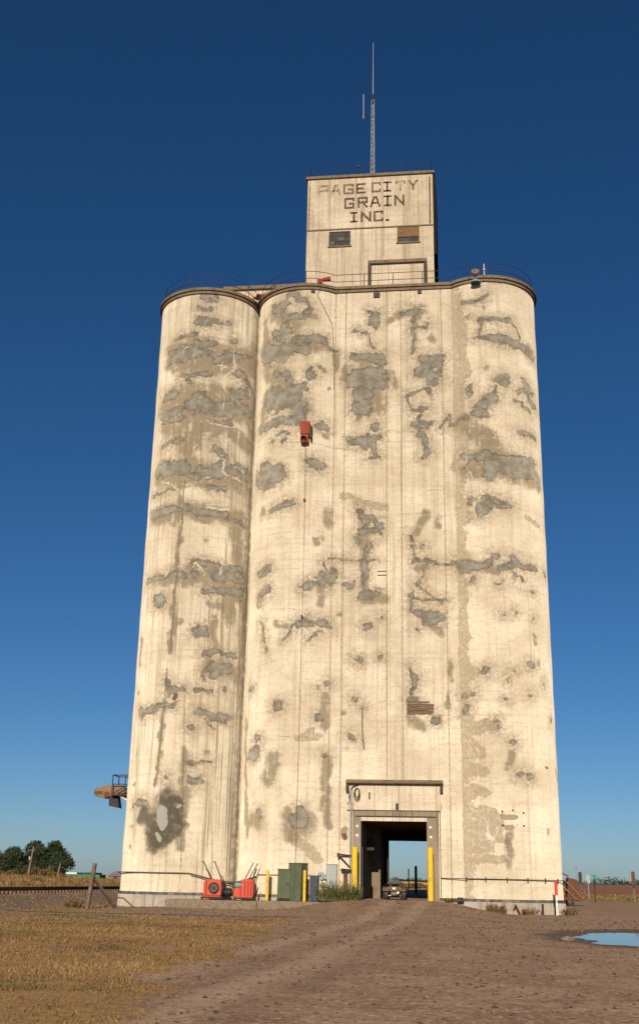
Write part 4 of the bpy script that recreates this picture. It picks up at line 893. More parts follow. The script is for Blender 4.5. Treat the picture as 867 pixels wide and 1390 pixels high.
def blower(x, y, kind, label):
    t = empty('grain_blower', (x, y, .06), 0, label, 'blower', 'red blowers against the silo wall')
    n = 20
    if kind == 0:
        W, D, H = 1.0, .62, .98
        prof = [(-.5, .14), (.5, .14), (.5, .98), (.40, 1.06), (-.36, 1.06), (-.5, .92)]
        MB().prism(prof, -.36, .22).build('housing', 'red', t, .03)
        MB().box(-.36, -.30, -.39, -.355, .2, 1.0).box(-.5, .5, -.375, -.355, .2, .26).build('housing_rib', 'redrust', t)
        MB().lathe((.1, -.36, .62), (0, -1, 0), [(.22, 0), (.285, 0), (.285, .10), (.24, .11), (.22, .05)], 24).build('inlet_ring', 'dark', t)
        mb = MB().cyl((.1, -.37, .62), (.1, -.40, .62), .225, n=24)
        mb.build('inlet_disc', 'roofgrey', t)
        mb = MB()
        for k in range(-3, 4): mb.box(.1+k*.06-.007, .1+k*.06+.007, -.43, -.405, .62-math.sqrt(.22**2-(k*.06)**2), .62+math.sqrt(.22**2-(k*.06)**2))
        mb.cyl((.1, -.40, .62), (.1, -.47, .62), .06, n=12)
        mb.build('inlet_guard', 'dark', t)
        MB().cyl((.503, -.05, .55), (.62, -.05, .55), .36, n=20).build('side_cover', 'dark', t)
        MB().cyl((.62, .1, .40), (.98, .1, .40), .22, n=18).cyl((.98, .1, .40), (1.05, .1, .40), .14, n=14).build('motor', 'dark', t)
        MB().tube([(-.1, -.2, 1.05), (-.62, -.05, 1.98), (-.72, -.05, 1.98)], .028, 6).build('handle', 'dark', t)
        MB().tube([(.6, -.28, .8), (.02, -.05, 1.98), (-.08, -.05, 1.98)], .028, 6).build('handle', 'dark', t)
        MB().box(-.62, .62, -.4, .3, .06, .13).box(.1, .5, -.45, -.38, .06, .10).build('skid', 'dark', t)
        for sx in (-.55, .55): MB().cyl((sx-.04, -.3, .08), (sx+.04, -.3, .08), .09, n=12).build('wheel', 'dark', t)
    else:
        MB().prism([(-.18, .14), (.5, .14), (.5, 1.02), (.42, 1.1), (-.1, 1.1), (-.18, 1.0)], -.3, .3).build('housing', 'red', t, .03)
        MB().prism([(-.58, .18), (-.183, .14), (-.183, .68), (-.5, .62), (-.58, .5)], -.36, .1).build('outlet_box', 'red', t, .03)
        for a in (.02, .2, .36): MB().box(a, a+.05, -.345, -.303, .25, 1.0).build('housing_rib', 'redrust', t, .01)
        MB().cyl((-.52, -.18, .78), (-.05, -.18, .78), .13, n=16).box(-.3, -.16, -.34, -.28, .74, .86).build('motor', 'bluegrey', t)
        for a, b in (((-.0, -.1, 1.1), (.42, .05, 1.98)), ((.22, -.1, 1.1), (.66, .05, 1.95)), ((.4, .1, 1.1), (.6, .1, 1.65))):
            MB().tube([a, b], .028, 6).build('handle', 'dark', t)
        MB().box(-.5, .6, -.36, .3, .06, .13).build('skid', 'dark', t)
        for sx in (-.5, .58): MB().cyl((sx-.04, -.2, .08), (sx+.04, -.2, .08), .1, n=12).build('wheel', 'dark', t)
        MB().tube([(.6, .0, .2), (.75, -.1, .7), (.66, -.1, .2)], .025, 6).build('brace', 'dark', t)
    return t
blower(-9.48, -1.0, 0, 'orange red blower with round black ringed inlet facing out, left of the pair')
blower(-7.72, -1.0, 1, 'orange red blower with grey motor on its side and handles leaning right')
def pole_guard(x, y, z, r, h, label, group):
    t = MB().cyl((0, 0, 0), (0, 0, h-.04), r, n=20, cap=False).lathe((0, 0, h-.04), (0, 0, 1), [(r, 0), (r*.93, .035), (r*.6, .06), (.001, .07)], 20).build('yellow_bollard', 'yellow')
    t.location = (x, y, z); return tag(t, label, 'bollard', group)
pole_guard(-6.4, -1.5, .08, .085, 1.56, 'short yellow bollard standing left of the green cabinets', 'short yellow bollards by the cabinets')
pole_guard(-4.33, -1.7, .08, .085, 1.58, 'short yellow bollard in front of the taller green cabinet', 'short yellow bollards by the cabinets')
pole_guard(-1.7, -.75, -.1, .165, 3.03, 'tall yellow bollard at left side of the drive-through door, behind the weeds', 'tall yellow bollards at the door')
pole_guard(2.44, -.75, -.1, .165, 3.07, 'tall yellow bollard at right side of the drive-through door', 'tall yellow bollards at the door')
# cabinets
c1 = empty('electrical_cabinet', (-5.5, -.85, .08), R(-8), 'shorter green electrical cabinet with rounded top beside the taller one', 'electrical cabinet')
MB().box(-.36, .36, -.35, .35, .12, 1.62).build('cabinet_body', 'green', c1, .04)
MB().box(-.37, .37, -.36, .36, 0, .117).build('cabinet_base', 'dark', c1)
MB().box(-.38, .38, -.37, .37, 1.60, 1.66).build('cabinet_lid', 'green', c1, .02)
MB().box(.18, .27, -.38, -.355, .82, .9).build('latch', 'dark', c1)
c2 = empty('electrical_cabinet', (-4.78, -.8, .08), R(-16), 'taller dark green electrical cabinet behind a short yellow bollard', 'electrical cabinet')
MB().box(-.40, .36, -.5, .5, 0, 1.93).build('cabinet_body', 'green', c2, .02)
MB().box(-.42, .38, -.53, .52, 1.933, 1.98).build('cabinet_lid', 'green', c2, .01)
MB().box(-.03, -.015, -.506, -.49, .1, 1.85).build('door_gap', 'dark', c2)
MB().box(.362, .372, -.3, -.16, 1.6, 1.75).build('warning_label', 'rust', c2)
MB().box(.363, .375, -.48, -.25, .1, .3).build('louvre', 'dark', c2)
c3 = empty('transformer_box', (-3.92, -.45, .08), 0, 'dark blue box behind the green cabinets with a lower step', 'electrical box')
MB().box(-.26, .2, -.25, .25, 0, 1.28).build('box_body', 'blue', c3, .03)
MB().box(.2, .36, -.22, .2, 0, .38).build('box_step', 'blue', c3, .02)
c4 = empty('meter_box', (-3.66, -.12, 1.2), 0, 'small grey meter box on the wall above looping cables', 'meter box')
MB().box(-.17, .15, -.14, .06, 0, .42).build('box_body', 'greytin', c4, .02)
MB().lathe((-.02, -.14, .26), (0, -1, 0), [(.1, 0), (.1, .06), (.07, .1), (0, .11)], 14).build('meter_dial', 'steel', c4)
MB().box(.153, .38, -.11, .04, .04, .30).build('side_box', 'bluegrey', c4, .01)
MB().tube([(-.1, -.04, 0), (-.02, -.06, -.25), (.12, -.06, -.36), (.3, -.06, -.3), (.42, -.05, -.16)], .022, 6).tube([(.05, -.05, 0), (.1, -.06, -.15), (.25, -.06, -.2)], .02, 6).build('cable', 'dark', c4)
c5 = empty('wall_cabinet', (-3.02, -.06, .12), 0, 'pale grey wall cabinet left of the door above the weeds', 'electrical box')
MB().box(-.28, .28, -.26, .06, .35, 1.88).build('cabinet_body', 'greytin', c5, .02)
MB().box(-.29, .29, -.27, .06, 1.883, 1.93).build('cabinet_lid', 'bluegrey', c5)
MB().box(-.27, .27, -.275, -.262, .4, 1.84).build('cabinet_door', 'greytin', c5, .006)
MB().cyl((0, -.1, 0), (0, -.1, .36), .04, n=8).build('conduit', 'steel', c5)
arm = empty('gate_arm', (-1.95, -.1, 2.3), 0, 'dark steel bracket arm on the wall beside the left tall bollard', 'bracket')
MB().bar((-.75, -.2, .28), (.0, -.05, .2), .07, .08).build('upper_arm', 'dark', arm)
MB().bar((-.68, -.2, .22), (-.05, -.05, -.42), .06, .07).build('diagonal', 'darkbrown', arm)
MB().bar((-.55, -.2, -.55), (.0, -.05, -.6), .09, .16).build('lower_arm', 'dark', arm)
MB().cyl((-.72, -.25, .12), (-.72, -.25, .34), .05, n=8).build('pivot', 'rust', arm)
MB().box(-.42, -.2, -.12, .05, -2.0, -.75).build('rust_plate', 'rust', arm)

# quad bike
q = empty('quad_bike', (.36, 2.0, .118), 0, 'camouflage quad bike seen from behind inside the drive-through', 'quad bike')
def wheel(x, y, r, wd):
    wv = empty('wheel', (x, y, r)); wv.parent = q
    MB().lathe((-wd/2, 0, 0), (1, 0, 0), [(r*.55, 0), (r*.85, 0), (r*.97, wd*.12), (r, wd*.3), (r, wd*.7), (r*.97, wd*.88), (r*.85, wd), (r*.55, wd)], 20).build('tyre', 'tyre', wv)
    tr = MB()
    for k in range(14):
        a = 2*math.pi*k/14; mm = Matrix.Rotation(a, 4, 'X')
        tr.box(-wd*.4, wd*.4, -.025, .025, r-.01, r+.022, mm)
    tr.build('tread', 'tyre', wv)
    MB().cyl((-wd*.3, 0, 0), (wd*.3, 0, 0), r*.56, n=16).build('rim', 'dark', wv)
for sx in (-1, 1): wheel(sx*.45, -.62, .30, .26); wheel(sx*.45, .62, .30, .22)
def fender(sx, y):
    mb = MB(); pr = [(-.36, .52), (-.30, .66), (-.12, .74), (.12, .74), (.30, .66), (.36, .52), (.33, .50), (.27, .62), (.1, .69), (-.1, .69), (-.27, .62), (-.33, .50)]
    mb.prism([(a, b) for a, b in pr], -.17, .17, Matrix.Translation((sx*.42, y, 0)) @ Matrix.Rotation(R(90), 4, 'Z')); return mb
for sx in (-1, 1):
    fender(sx, -.62).build('fender', 'camo', q, .015); fender(sx, .62).build('fender', 'camo', q, .015)
MB().prism([(-.24, .50), (.24, .50), (.28, .76), (-.28, .76)], -.95, -.45).build('rear_body', 'camo', q, .03)
MB().prism([(-.16, .4), (.16, .4), (.2, .74), (-.2, .74)], -.45, .9).build('body', 'camo', q, .03)
MB().prism([(-.16, .76), (.16, .76), (.14, .88), (-.14, .88)], -.55, .25).build('seat', 'dark', q, .04)
rk = MB()
for x in (-.42, -.2, 0, .2, .42): rk.tube([(x, -1.0, .84), (x, -.5, .84)], .014, 6)
rk.tube([(-.46, -1.02, .84), (.46, -1.02, .84), (.42, -.48, .84), (-.42, -.48, .84), (-.46, -1.02, .84)], .016, 6)
for x in (-.25, .25): rk.tube([(x, -.95, .84), (x, -.85, .66)], .014, 6)
rk.build('rear_rack', 'dark', q)
rk = MB()
for x in (-.35, -.12, .12, .35): rk.tube([(x, .6, .9), (x, 1.0, .9)], .014, 6)
rk.tube([(-.4, .58, .9), (.4, .58, .9), (.4, 1.02, .9), (-.4, 1.02, .9), (-.4, .58, .9)], .016, 6).build('front_rack', 'dark', q)
MB().tube([(-.42, .2, 1.08), (-.2, .32, 1.1), (.2, .32, 1.1), (.42, .2, 1.08)], .02, 8).tube([(0, .32, 1.1), (0, .4, .7)], .03, 8).build('handlebar', 'dark', q)
MB().box(-.14, .14, .3, .4, 1.08, 1.2).build('headlamp_pod', 'camo', q, .03)
MB().box(-.085, .085, -1.0, -.985, .60, .70).build('number_plate', 'white', q)
for sx in (-.3, .3): MB().box(sx-.05, sx+.05, -.97, -.94, .62, .70).build('tail_light', 'postred', q, .01)
MB().cyl((-.5, -.62, .3), (.5, -.62, .3), .035, n=8).tube([(-.3, -.62, .28), (-.1, -.3, .42)], .03, 6).tube([(.3, -.62, .28), (.1, -.3, .42)], .03, 6).build('rear_axle', 'steel', q)
MB().box(-.17, .17, -.9, -.7, .34, .48).cyl((-.0, -.98, .36), (0, -.8, .36), .05, n=10).build('tow_hitch', 'beige', q, .02)
MB().cyl((.2, -.98, .45), (.2, -.5, .45), .07, n=12).build('exhaust', 'steel', q)
MB().tube([(-.38, .15, .85), (-.40, .05, 2.1)], .008, 4).build('whip_flag_rod', 'steel', q)
MB().prism([(-.36, .86), (.36, .86), (.3, 1.0), (.05, 1.06), (-.28, 1.02)], -.98, -.55).build('rack_bag', 'camo', q, .04)
q.scale = (1.1, 1.1, 1.1)

# markers and posts
mk = empty('marker_post', (9.09, -1.16, gz(9.09, -1.16)), R(-6), 'thin upright marker post, white below and red on top, by the right silo', 'marker post')
MB().box(-.05, .05, -.012, .012, 0, 1.0).build('post_stem', 'white', mk)
MB().box(-.085, .085, -.03, .03, 1.0, 1.72).build('post_sleeve', 'postred', mk, .02)
MB().box(-.022, .022, -.015, -.0125, .62, .74).build('sticker', 'signgreen', mk)
pz = gz(8.35, -1.1)
tag(MB().box(-.06, .06, -.06, .06, -.05, .56).build('steel_stub', 'dark'), 'short black steel stub left of the red and white marker', 'post').location = (8.35, -1.2, pz)
o = MB().bar((-.05, 0, .5), (.2, .1, 0), .09, .07).bar((-.05, 0, .5), (-.14, .0, .3), .09, .06).build('bent_bracket', 'rust'); o.location = (6.98, -1.05, gz(7, -1))
tag(o, 'rusty bent steel bracket sticking out at the foot of the right silo', 'bracket')
o = MB().box(-.19, .19, -.12, .12, 0, .17).box(-.14, .14, -.09, .09, .17, .2).build('black_box', 'dark', None, .015); o.location = (4.02, -.42, gz(4, -.5)+.18)
tag(o, 'small black box on the ground where flat wall meets the right silo', 'box')
lp = empty('leaning_post', (-15.06, -5.79, gz(-15.06, -5.79)), 0, 'dark leaning timber post with a diagonal brace left of the elevator', 'post')
MB().bar((0, 0, -.2), (.24, 0, 2.22), .2, .17).build('post', 'wood', lp)
MB().bar((.2, .1, 1.5), (1.05, 1.6, 0.02), .15, .12).build('brace', 'wood', lp)
o = MB().tube([(-.95, .1, 0), (-.25, 0, .5), (.1, 0, .48), (.75, -.1, 0.02)], .035, 8).build('bent_pipe', 'rust'); o.location = (-13.95, -3.4, gz(-13.95, -3.4))
tag(o, 'rusty bent pipe lying as a low arch before the left silo foot', 'pipe')

# loading spout platform on the left side
sp = empty('loading_spout', (-15.6, 8.2, 6.1), 0, 'tan railcar loading spout on a railed steel platform high on the left side', 'loading spout')
MB().box(-2.75, 0, -.7, .7, 0, .12).build('platform', 'darkbrown', sp)
rl = MB()
for y in (-.68, .68):
    rl.tube([(-2.7, y, .12), (-2.7, y, 1.3), (0, y, 1.3)], .035, 6).tube([(-2.7, y, .72), (0, y, .72)], .03, 6)
    for x in (-1.85, -.95, -.1): rl.tube([(x, y, .12), (x, y, 1.3)], .03, 6)
    rl.tube([(-2.6, y, .15), (-.5, y, 1.28)], .035, 6); rl.tube([(-1.8, y, 1.2), (-.6, y, .15)], .03, 6)
rl.tube([(-2.7, -.68, 1.3), (-2.7, .68, 1.3)], .035, 6); rl.build('platform_railing', 'rail', sp)
MB().prism([(-3.95, .02), (-4.0, .45), (-3.0, .72), (-2.2, .66), (-1.5, .3), (-2.7, .0), (-3.3, -.15)], -.38, .38).build('spout_hood', 'beige', sp, .05)
MB().box(-3.97, -3.4, -.4, .4, .1, .3).build('hood_band', 'rust', sp)
MB().cyl((-3.1, -.42, .08), (-3.1, .42, .08), .2, n=16).build('roller', 'rust', sp)
MB().prism([(-3.0, .04), (-2.4, .0), (-2.25, -.75), (-2.95, -.62)], -.3, .3).build('drop_chute', 'dark', sp)
MB().prism([(-1.8, -.02), (0, -.02), (0, -1.0), (-.5, -.95)], -.35, .35).build('support_box', 'dark', sp)
MB().bar((-2.2, -.5, 0), (0, -.5, -1.1), .08, .1).bar((-2.2, .5, 0), (0, .5, -1.1), .08, .1).bar((-1.2, -.6, .0), (-.1, -.6, -1.0), .09, .1).build('platform_brace', 'steel', sp)

# ---------------------------------------------------------------- railway
tr = empty('railway_track', (-20.3, 0, .21), 0, 'railway track on a gravel bank running past the left side of the elevator', 'railway track')
for sx in (-.7175, .7175):
    MB().box(sx-.075, sx+.075, -60, 260, .13, .145).box(sx-.012, sx+.012, -60, 260, .145, .25).box(sx-.037, sx+.037, -60, 260, .25, .29).build('rail', 'rust', tr)
mb = MB()
for k in range(300):
    y = -50+k*.55; mb.box(-1.25, 1.25, y-.11, y+.11, -.02, .125)
tag(mb.build('sleepers', 'wood', tr), kind='stuff')

# ---------------------------------------------------------------- foliage helpers
def leaf_cloud(pts, size, jitter=.5, flat=0.):
    n = len(pts); a = rng.normal(size=(n, 3)); a /= np.linalg.norm(a, axis=1)[:, None]
    b = rng.normal(size=(n, 3)); b -= (b*a).sum(1)[:, None]*a; b /= np.linalg.norm(b, axis=1)[:, None]
    s = size*rng.uniform(1-jitter, 1+jitter, n)[:, None]
    V = np.stack([pts-a*s-b*s*.5, pts+a*s*.2-b*s*.7, pts+a*s+b*s*.1, pts-a*s*.1+b*s*.6], 1).reshape(-1, 3)
    return V, np.arange(4*n).reshape(n, 4)
def crown_pts(blobs, per):
    P_, T_ = [], []
    for (x, y, z, rx, rz_) in blobs:
        k = int(per*rx*rz_); d = rng.normal(size=(k, 3)); d /= np.linalg.norm(d, axis=1)[:, None]
        rad = rng.uniform(.25, 1, k)**.45*(1+.10*np.sin(d[:, 0]*7+x)+.1*np.sin(d[:, 2]*9+y))
        P_.append(np.stack([x+d[:, 0]*rx*rad, y+d[:, 1]*rx*rad, z+d[:, 2]*rz_*rad], 1)); T_.append(np.clip(rng.normal(rng.uniform(.15, .75), .15, k), 0, 1))
    return np.concatenate(P_), np.concatenate(T_)
def tree(x, y, h, rr, label, mat='leaf_dark', cone=False):
    z = gz(x, y); t = empty('juniper_tree' if cone else 'broad_tree', (x, y, z), 0, label, 'tree', 'dark trees beyond the railway')
    mb = MB().cyl((0, 0, -.2), (.1, 0, h*.55), .22, .1, 8)
    for k in range(5):
        a = rng.uniform(0, 6.28); mb.cyl((.05, 0, h*(.2+.08*k)), (rr*.5*math.cos(a), rr*.6*math.sin(a), h*(.4+.09*k)), .08, .03, 6)
    mb.build('trunk', 'bark', t)
    bl = []
    for k in range(26):
        f = rng.uniform(.08, .98); wdt = (1-f)**.55*1.15 if cone else math.sqrt(max(.05, 1-((f-.42)/.62)**2))
        a = rng.uniform(0, 6.28); d = rr*wdt*rng.uniform(.2, .8); s_ = rr*rng.uniform(.32, .5)
        bl.append((d*math.cos(a), d*math.sin(a), h*f, s_, s_*rng.uniform(.7, 1.0)))
    pts, tn = crown_pts(bl, 190)
    V, Fq = leaf_cloud(pts, .17)
    np_mesh('crown', V, Fq, M[mat], t, np.repeat(tn, 4))
def bush(name, x, y, rx, h, label, mat, group, cat='bush', size=.09, per=260, nb=9):
    z = gz(x, y); bl = []
    for k in range(nb):
        a = rng.uniform(0, 6.28); d = rx*rng.uniform(0, .75); s_ = rx*rng.uniform(.25, .45)
        bl.append((d*math.cos(a), d*math.sin(a)*.6, h*rng.uniform(.15, .75), s_, h*.32))
    pts, tn = crown_pts(bl, per/(rx*h)*1.2); pts[:, 2] = np.abs(pts[:, 2])
    V, Fq = leaf_cloud(pts, size)
    o = np_mesh(name, V, Fq, M[mat], None, np.repeat(tn, 4)); o.location = (x, y, z); return tag(o, label, cat, group)
specs = [(-100.5, 186, 5.2, 3.4, 'olive coloured broad tree at the left edge of the picture', 'leaf_olive', False), (-97.2, 190, 5.8, 3.2, 'dark low conifer second from the left edge', 'leaf_dark', True),
         (-94.4, 184, 6.3, 3, 'dark conifer left of the first utility pole', 'leaf_dark', True), (-91.3, 188, 8, 3.3, 'tallest rounded dark tree behind the first utility pole', 'leaf_dark', False),
         (-88.6, 184, 6.8, 2.6, 'dark tree in the dip between the two tallest crowns', 'leaf_dark', True), (-85.9, 187, 7.7, 3, 'wide dark rounded tree right of the tallest one', 'leaf_dark', False),
         (-83.4, 184, 5.4, 2.4, 'dark drooping tree at the right end of the clump', 'leaf_dark', False)]
for s_ in specs: tree(s_[0]+.9, s_[1], s_[2]*.86, s_[3]*1.08, s_[4], mat=s_[5], cone=s_[6])
k = 0
blab = ['rusty brown brush at the left of the thicket', 'reddish brush under the first utility pole', 'tallest rusty brush in the thicket middle', 'olive and rust brush right of the thicket middle', 'low reddish brush beside the leaning short pole', 'rusty brush at the right end of the thicket', 'low tan brush before the green siding']
for (x, y, rx, h, mt) in ((-87, 162, 2.2, .9, 'leaf_rust'), (-84, 160, 2.2, 1.3, 'leaf_rust'), (-81, 160, 2.4, 2.1, 'leaf_olive'), (-78.5, 158, 2.2, 2.0, 'leaf_rust'), (-76, 156, 2.0, 1.5, 'leaf_rust'), (-73.6, 154, 1.8, 1.1, 'leaf_rust'), (-70.5, 150, 1.8, .8, 'leaf_rust')):
    bush('brush_thicket', x, y, rx, h, blab[k], mt, 'brush between the trees and the railway', size=.13, per=1200); k += 1

def upole(x, y, h, lean, label, arm=True):
    z = gz(x, y); t = empty('utility_pole', (x, y, z), 0, label, 'utility pole')
    MB().cyl((0, 0, -.3), (lean, 0, h), .17, .11, 10).build('pole', 'slab', t)
    if arm:
        MB().box(lean*.9-.9, lean*.9+.4, -.06, .06, h*.86, h*.86+.14).build('crossarm', 'wood', t)
        MB().cyl((lean*.8-.3, -.2, h*.55), (lean*.8-.3, -.2, h*.55+.6), .2, n=12).build('transformer', 'steel', t)
upole(-71, 134, 5.0, .55, 'tall pale utility pole with crossarm before the tallest tree')
upole(-62.2, 124, 2.2, .35, 'short leaning pale pole right of the thicket', False)
gb = empty('green_building', (-52.8, 110, gz(-52.8, 110)), R(4), 'low green sided building with white roof and two dark openings beyond the tracks', 'building')
MB().box(-2.6, 2.6, -2, 2, 0, .55).build('green_siding', 'brightgreen', gb)
MB().box(-2.5, -.9, -2.1, 1.9, .553, .8).build('white_roof', 'white', gb)
MB().box(.2, .9, -2.02, -1.9, .56, .8).box(1.05, 1.9, -2.02, -1.9, .56, .8).box(.1, 2.0, -1.9, 1.9, .553, .82).build('dark_opening', 'dark', gb)
sh = empty('grey_shed', (-48.6, 112, gz(-48.6, 112)), R(10), 'small grey shed with a gabled roof beyond the leaning post', 'shed')
MB().box(-1.1, 1.1, -1.3, 1.3, 0, .4).build('shed_wall', 'slab', sh)
MB().prism([(-1.35, .403), (1.35, .403), (.1, 1.1), (-.1, 1.1)], -1.5, 1.5).build('shed_roof', 'roofgrey', sh)
MB().box(-.25, .25, -1.33, -1.29, 0, .35).build('shed_door', 'dark', sh)
ws = empty('white_shed', (-44.0, 109, gz(-44., 109)), 0, 'small white shed partly hidden by the left silo', 'shed')
MB().box(-.6, .6, -1., 1., 0, .7).build('shed_wall', 'white', ws)
MB().prism([(-.7, .703), (.7, .703), (0, 1.1)], -1.1, 1.1).build('shed_roof', 'roofgrey', ws)

# weeds
def weed(x, y, rx, h, n, label, name='weed_clump', group=None):
    z = gz(x, y); P0 = []; V = []; Fq = []; T = []
    for i in range(n):
        a, d = rng.uniform(0, 6.28), rx*math.sqrt(rng.uniform(0, 1)); bx, by = d*math.cos(a)*.8, d*math.sin(a)*.55
        lean = .5*d/rx+.15; hh_ = h*rng.uniform(.5, 1.08)*(1-.45*(d/rx)**2)
        tip = np.array([bx+lean*hh_*math.cos(a+rng.normal(0, .5)), by+lean*hh_*math.sin(a), hh_]); base = np.array([bx, by, 0]); tone = rng.uniform(.1, .9)
        for f in np.linspace(.15, 1, 9):
            p = base+(tip-base)*f; th = rng.uniform(0, 6.28); L = .10*rng.uniform(.7, 1.3); w_ = .028
            dr = np.array([math.cos(th), math.sin(th), rng.uniform(.1, .9)])*L; sd = np.array([-math.sin(th), math.cos(th), 0])*w_
            k_ = len(V); V += [p-sd*.3, p+dr*.5-sd, p+dr, p+dr*.5+sd]; Fq.append([k_, k_+1, k_+2, k_+3]); T += [min(1, max(0, tone+rng.normal(0, .15)))]*4
        k_ = len(V); V += [base+(-.012, 0, 0), base+(.012, 0, 0), tip, tip+(0, 0, .01)]; Fq.append([k_, k_+1, k_+2, k_+3]); T += [.9]*4
    o = np_mesh(name, np.array(V), np.array(Fq), M['weed' if n > 200 else 'leaf_tan'], None, T); o.location = (x, y, z); return tag(o, label, 'weeds', group)
weed(-2.4, -1.9, 1.35, 1.0, 480, 'bushy green weeds growing before the left tall yellow bollard', 'weed_bush')
weed(-11.2, -1.6, .5, .35, 60, 'small dry weed at the left end of the blower pad')
weed(5.9, -1.2, .6, .5, 70, 'thin weeds at the foot of the right silo left of the bent bracket')
weed(9.75, -.6, .5, .4, 60, 'small tan weed clump right of the red and white marker')
weed(-16.2, -4.6, .6, .45, 60, 'low weed clump beside the leaning timber post')
weed(3.5, -1.3, .45, .25, 40, 'low weed at the foot of the right tall bollard')
weed(7.7, -1.2, .45, .4, 40, 'thin weeds between the bent bracket and the black stub')

# ---------------------------------------------------------------- things beyond, right and through the door
mc = empty('rusty_machine', (13.35, 38, gz(13.35, 38)), R(12), 'rusty old farm machine with upright hopper right of the elevator', 'farm machine')
MB().prism([(-.55, .7), (.35, .7), (.4, 2.1), (-.4, 2.25)], -.4, .4).build('hopper', 'rust', mc, .03)
MB().box(-.9, .95, -.45, .45, .45, .68).build('frame', 'rust', mc, .02)
MB().bar((-1.0, -.5, 1.6), (.2, -.5, .5), .1, .1).bar((-.6, -.5, 1.9), (.8, -.5, .55), .1, .1).build('side_arm', 'beige', mc)
MB().cyl((.45, -.5, .75), (.45, .4, .75), .34, n=16).build('drum', 'rust', mc)
MB().cyl((-.3, -.5, .26), (-.3, -.3, .26), .3, n=18).build('wheel', 'tyre', mc)
MB().cyl((-.3, .3, .26), (-.3, .5, .26), .3, n=18).build('wheel', 'tyre', mc)
MB().tube([(.75, -.4, .5), (1.0, -.4, 1.3), (.6, -.4, 1.35)], .05, 6).build('hose_hook', 'beige', mc)
MB().tube([(-1.5, .3, 2.9), (-.2, .3, 2.4)], .06, 6).tube([(-.25, .3, 2.4), (-.2, .3, 2.0)], .05, 6).build('upper_lever', 'rust', mc)
def post(name, x, y, h, label, cat, stem='wood', r=.06):
    t = empty(name, (x, y, gz(x, y)), 0, label, cat); MB().cyl((0, 0, -.2), (0, 0, h), r, n=8).build('post', stem, t); return t
t = post('road_sign', 18.4, 84, 3.0, 'dark narrow road sign on a brown post beyond the rusty machine', 'road sign', 'wood', .09); MB().box(-.2, .2, -.12, -.09, 1.9, 3.25).build('sign_plate', 'darkbrown', t)
t = post('yield_sign', 20.85, 99, 2.9, 'pale pointed sign seen between the dark sign and the green street sign', 'road sign', 'steel', .06); MB().prism([(-.36, 2.6), (0, 1.95), (.33, 2.15), (.24, 2.85), (-.04, 3.2)], -.1, -.07).build('sign_plate', 'greytin', t)
t = post('street_sign', 17.97, 64, 2.75, 'small green street sign on a thin black post', 'street sign', 'dark', .05); MB().box(-.33, .33, -.03, .0, 2.55, 2.8).build('name_plate', 'signgreen', t); MB().box(-.02, .02, -.3, .3, 2.3, 2.52).build('name_plate', 'signgreen', t)
t = post('road_sign', 23.4, 74, 3.1, 'tall post with dark upright sign near the right picture edge', 'road sign', 'slab', .08); MB().box(-.2, .2, -.12, -.09, 1.9, 3.3).build('sign_plate', 'rust', t); MB().box(-.16, .16, -.13, -.09, 1.5, 1.85).build('sign_plate', 'dark', t)
t = post('warning_pole', 18.9, 94, 4.0, 'thin pale pole with small red head behind the dark sign', 'pole', 'steel', .04); MB().box(-.12, .12, -.1, 0, 3.8, 4.05).build('red_head', 'postred', t)
t = post('fence_post', -.15, 44, 2.5, 'thick black post seen through the drive-through door', 'post', 'dark', .12)
t = post('fence_post', -.35, 34, 2.1, 'thin pinkish post left of the black one through the door', 'post', 'beige', .05)
lab2 = ['tan brush seen through the door just right of the quad bike', 'tan brush left of the thin post through the door', 'low dry brush behind the black post through the door', 'dry brush at right side of the door view', 'dry brush at the left of the door view above the quad bike']
for i, (x, rx, h) in enumerate(((-5.2, 2.0, 1.4), (-2.6, 2.1, 1.1), (.2, 2.0, 1.0), (2.9, 2.0, 1.2), (-8.0, 2.0, 1.5))):
    bush('dry_brush', x-5, 172, rx, h, lab2[i], 'leaf_tan' if i != 2 else 'leaf_rust', 'dry brush beyond the drive-through', size=.14, per=1500, nb=14)
mb_pts = []
for (xa, xb, hh_) in ((130, 330, 7), (360, 420, 5), (430, 700, 3.5), (-60, 120, 4)):
    for x in np.arange(xa, xb, 7):
        y = 1150+rng.uniform(-20, 20); z = gz(x, y); n_ = 160
        h_ = hh_*rng.uniform(.5, 1.15)
        mb_pts.append(np.stack([x+rng.normal(0, 4.5, n_), y+rng.normal(0, 3, n_), z+rng.uniform(0, 1, n_)**1.5*h_*.9], 1))
pts = np.concatenate(mb_pts); V, Fq = leaf_cloud(pts, .7)
tag(np_mesh('far_treeline', V, Fq, M['leaf_dark'], None, np.repeat(rng.uniform(.0, .6, len(pts)), 4)), 'low dark line of distant trees along the right horizon', 'trees', kind='stuff')
for i, (x, y, lb) in enumerate(((349, 1090, 'larger white farm building far off on the right horizon'), (372, 1100, 'smaller white farm building at right of the larger one'))):
    t = empty('farm_building', (x, y, gz(x, y)), 0, lb, 'building'); MB().box(-6+i*2, 6-i*2, -4, 4, 0, 3.4-i).build('wall', 'white', t); MB().prism([(-6.4+i*2, 3.403-i), (6.4-i*2, 3.403-i), (0, 5-i)], -4.3, 4.3).build('roof', 'steel', t)

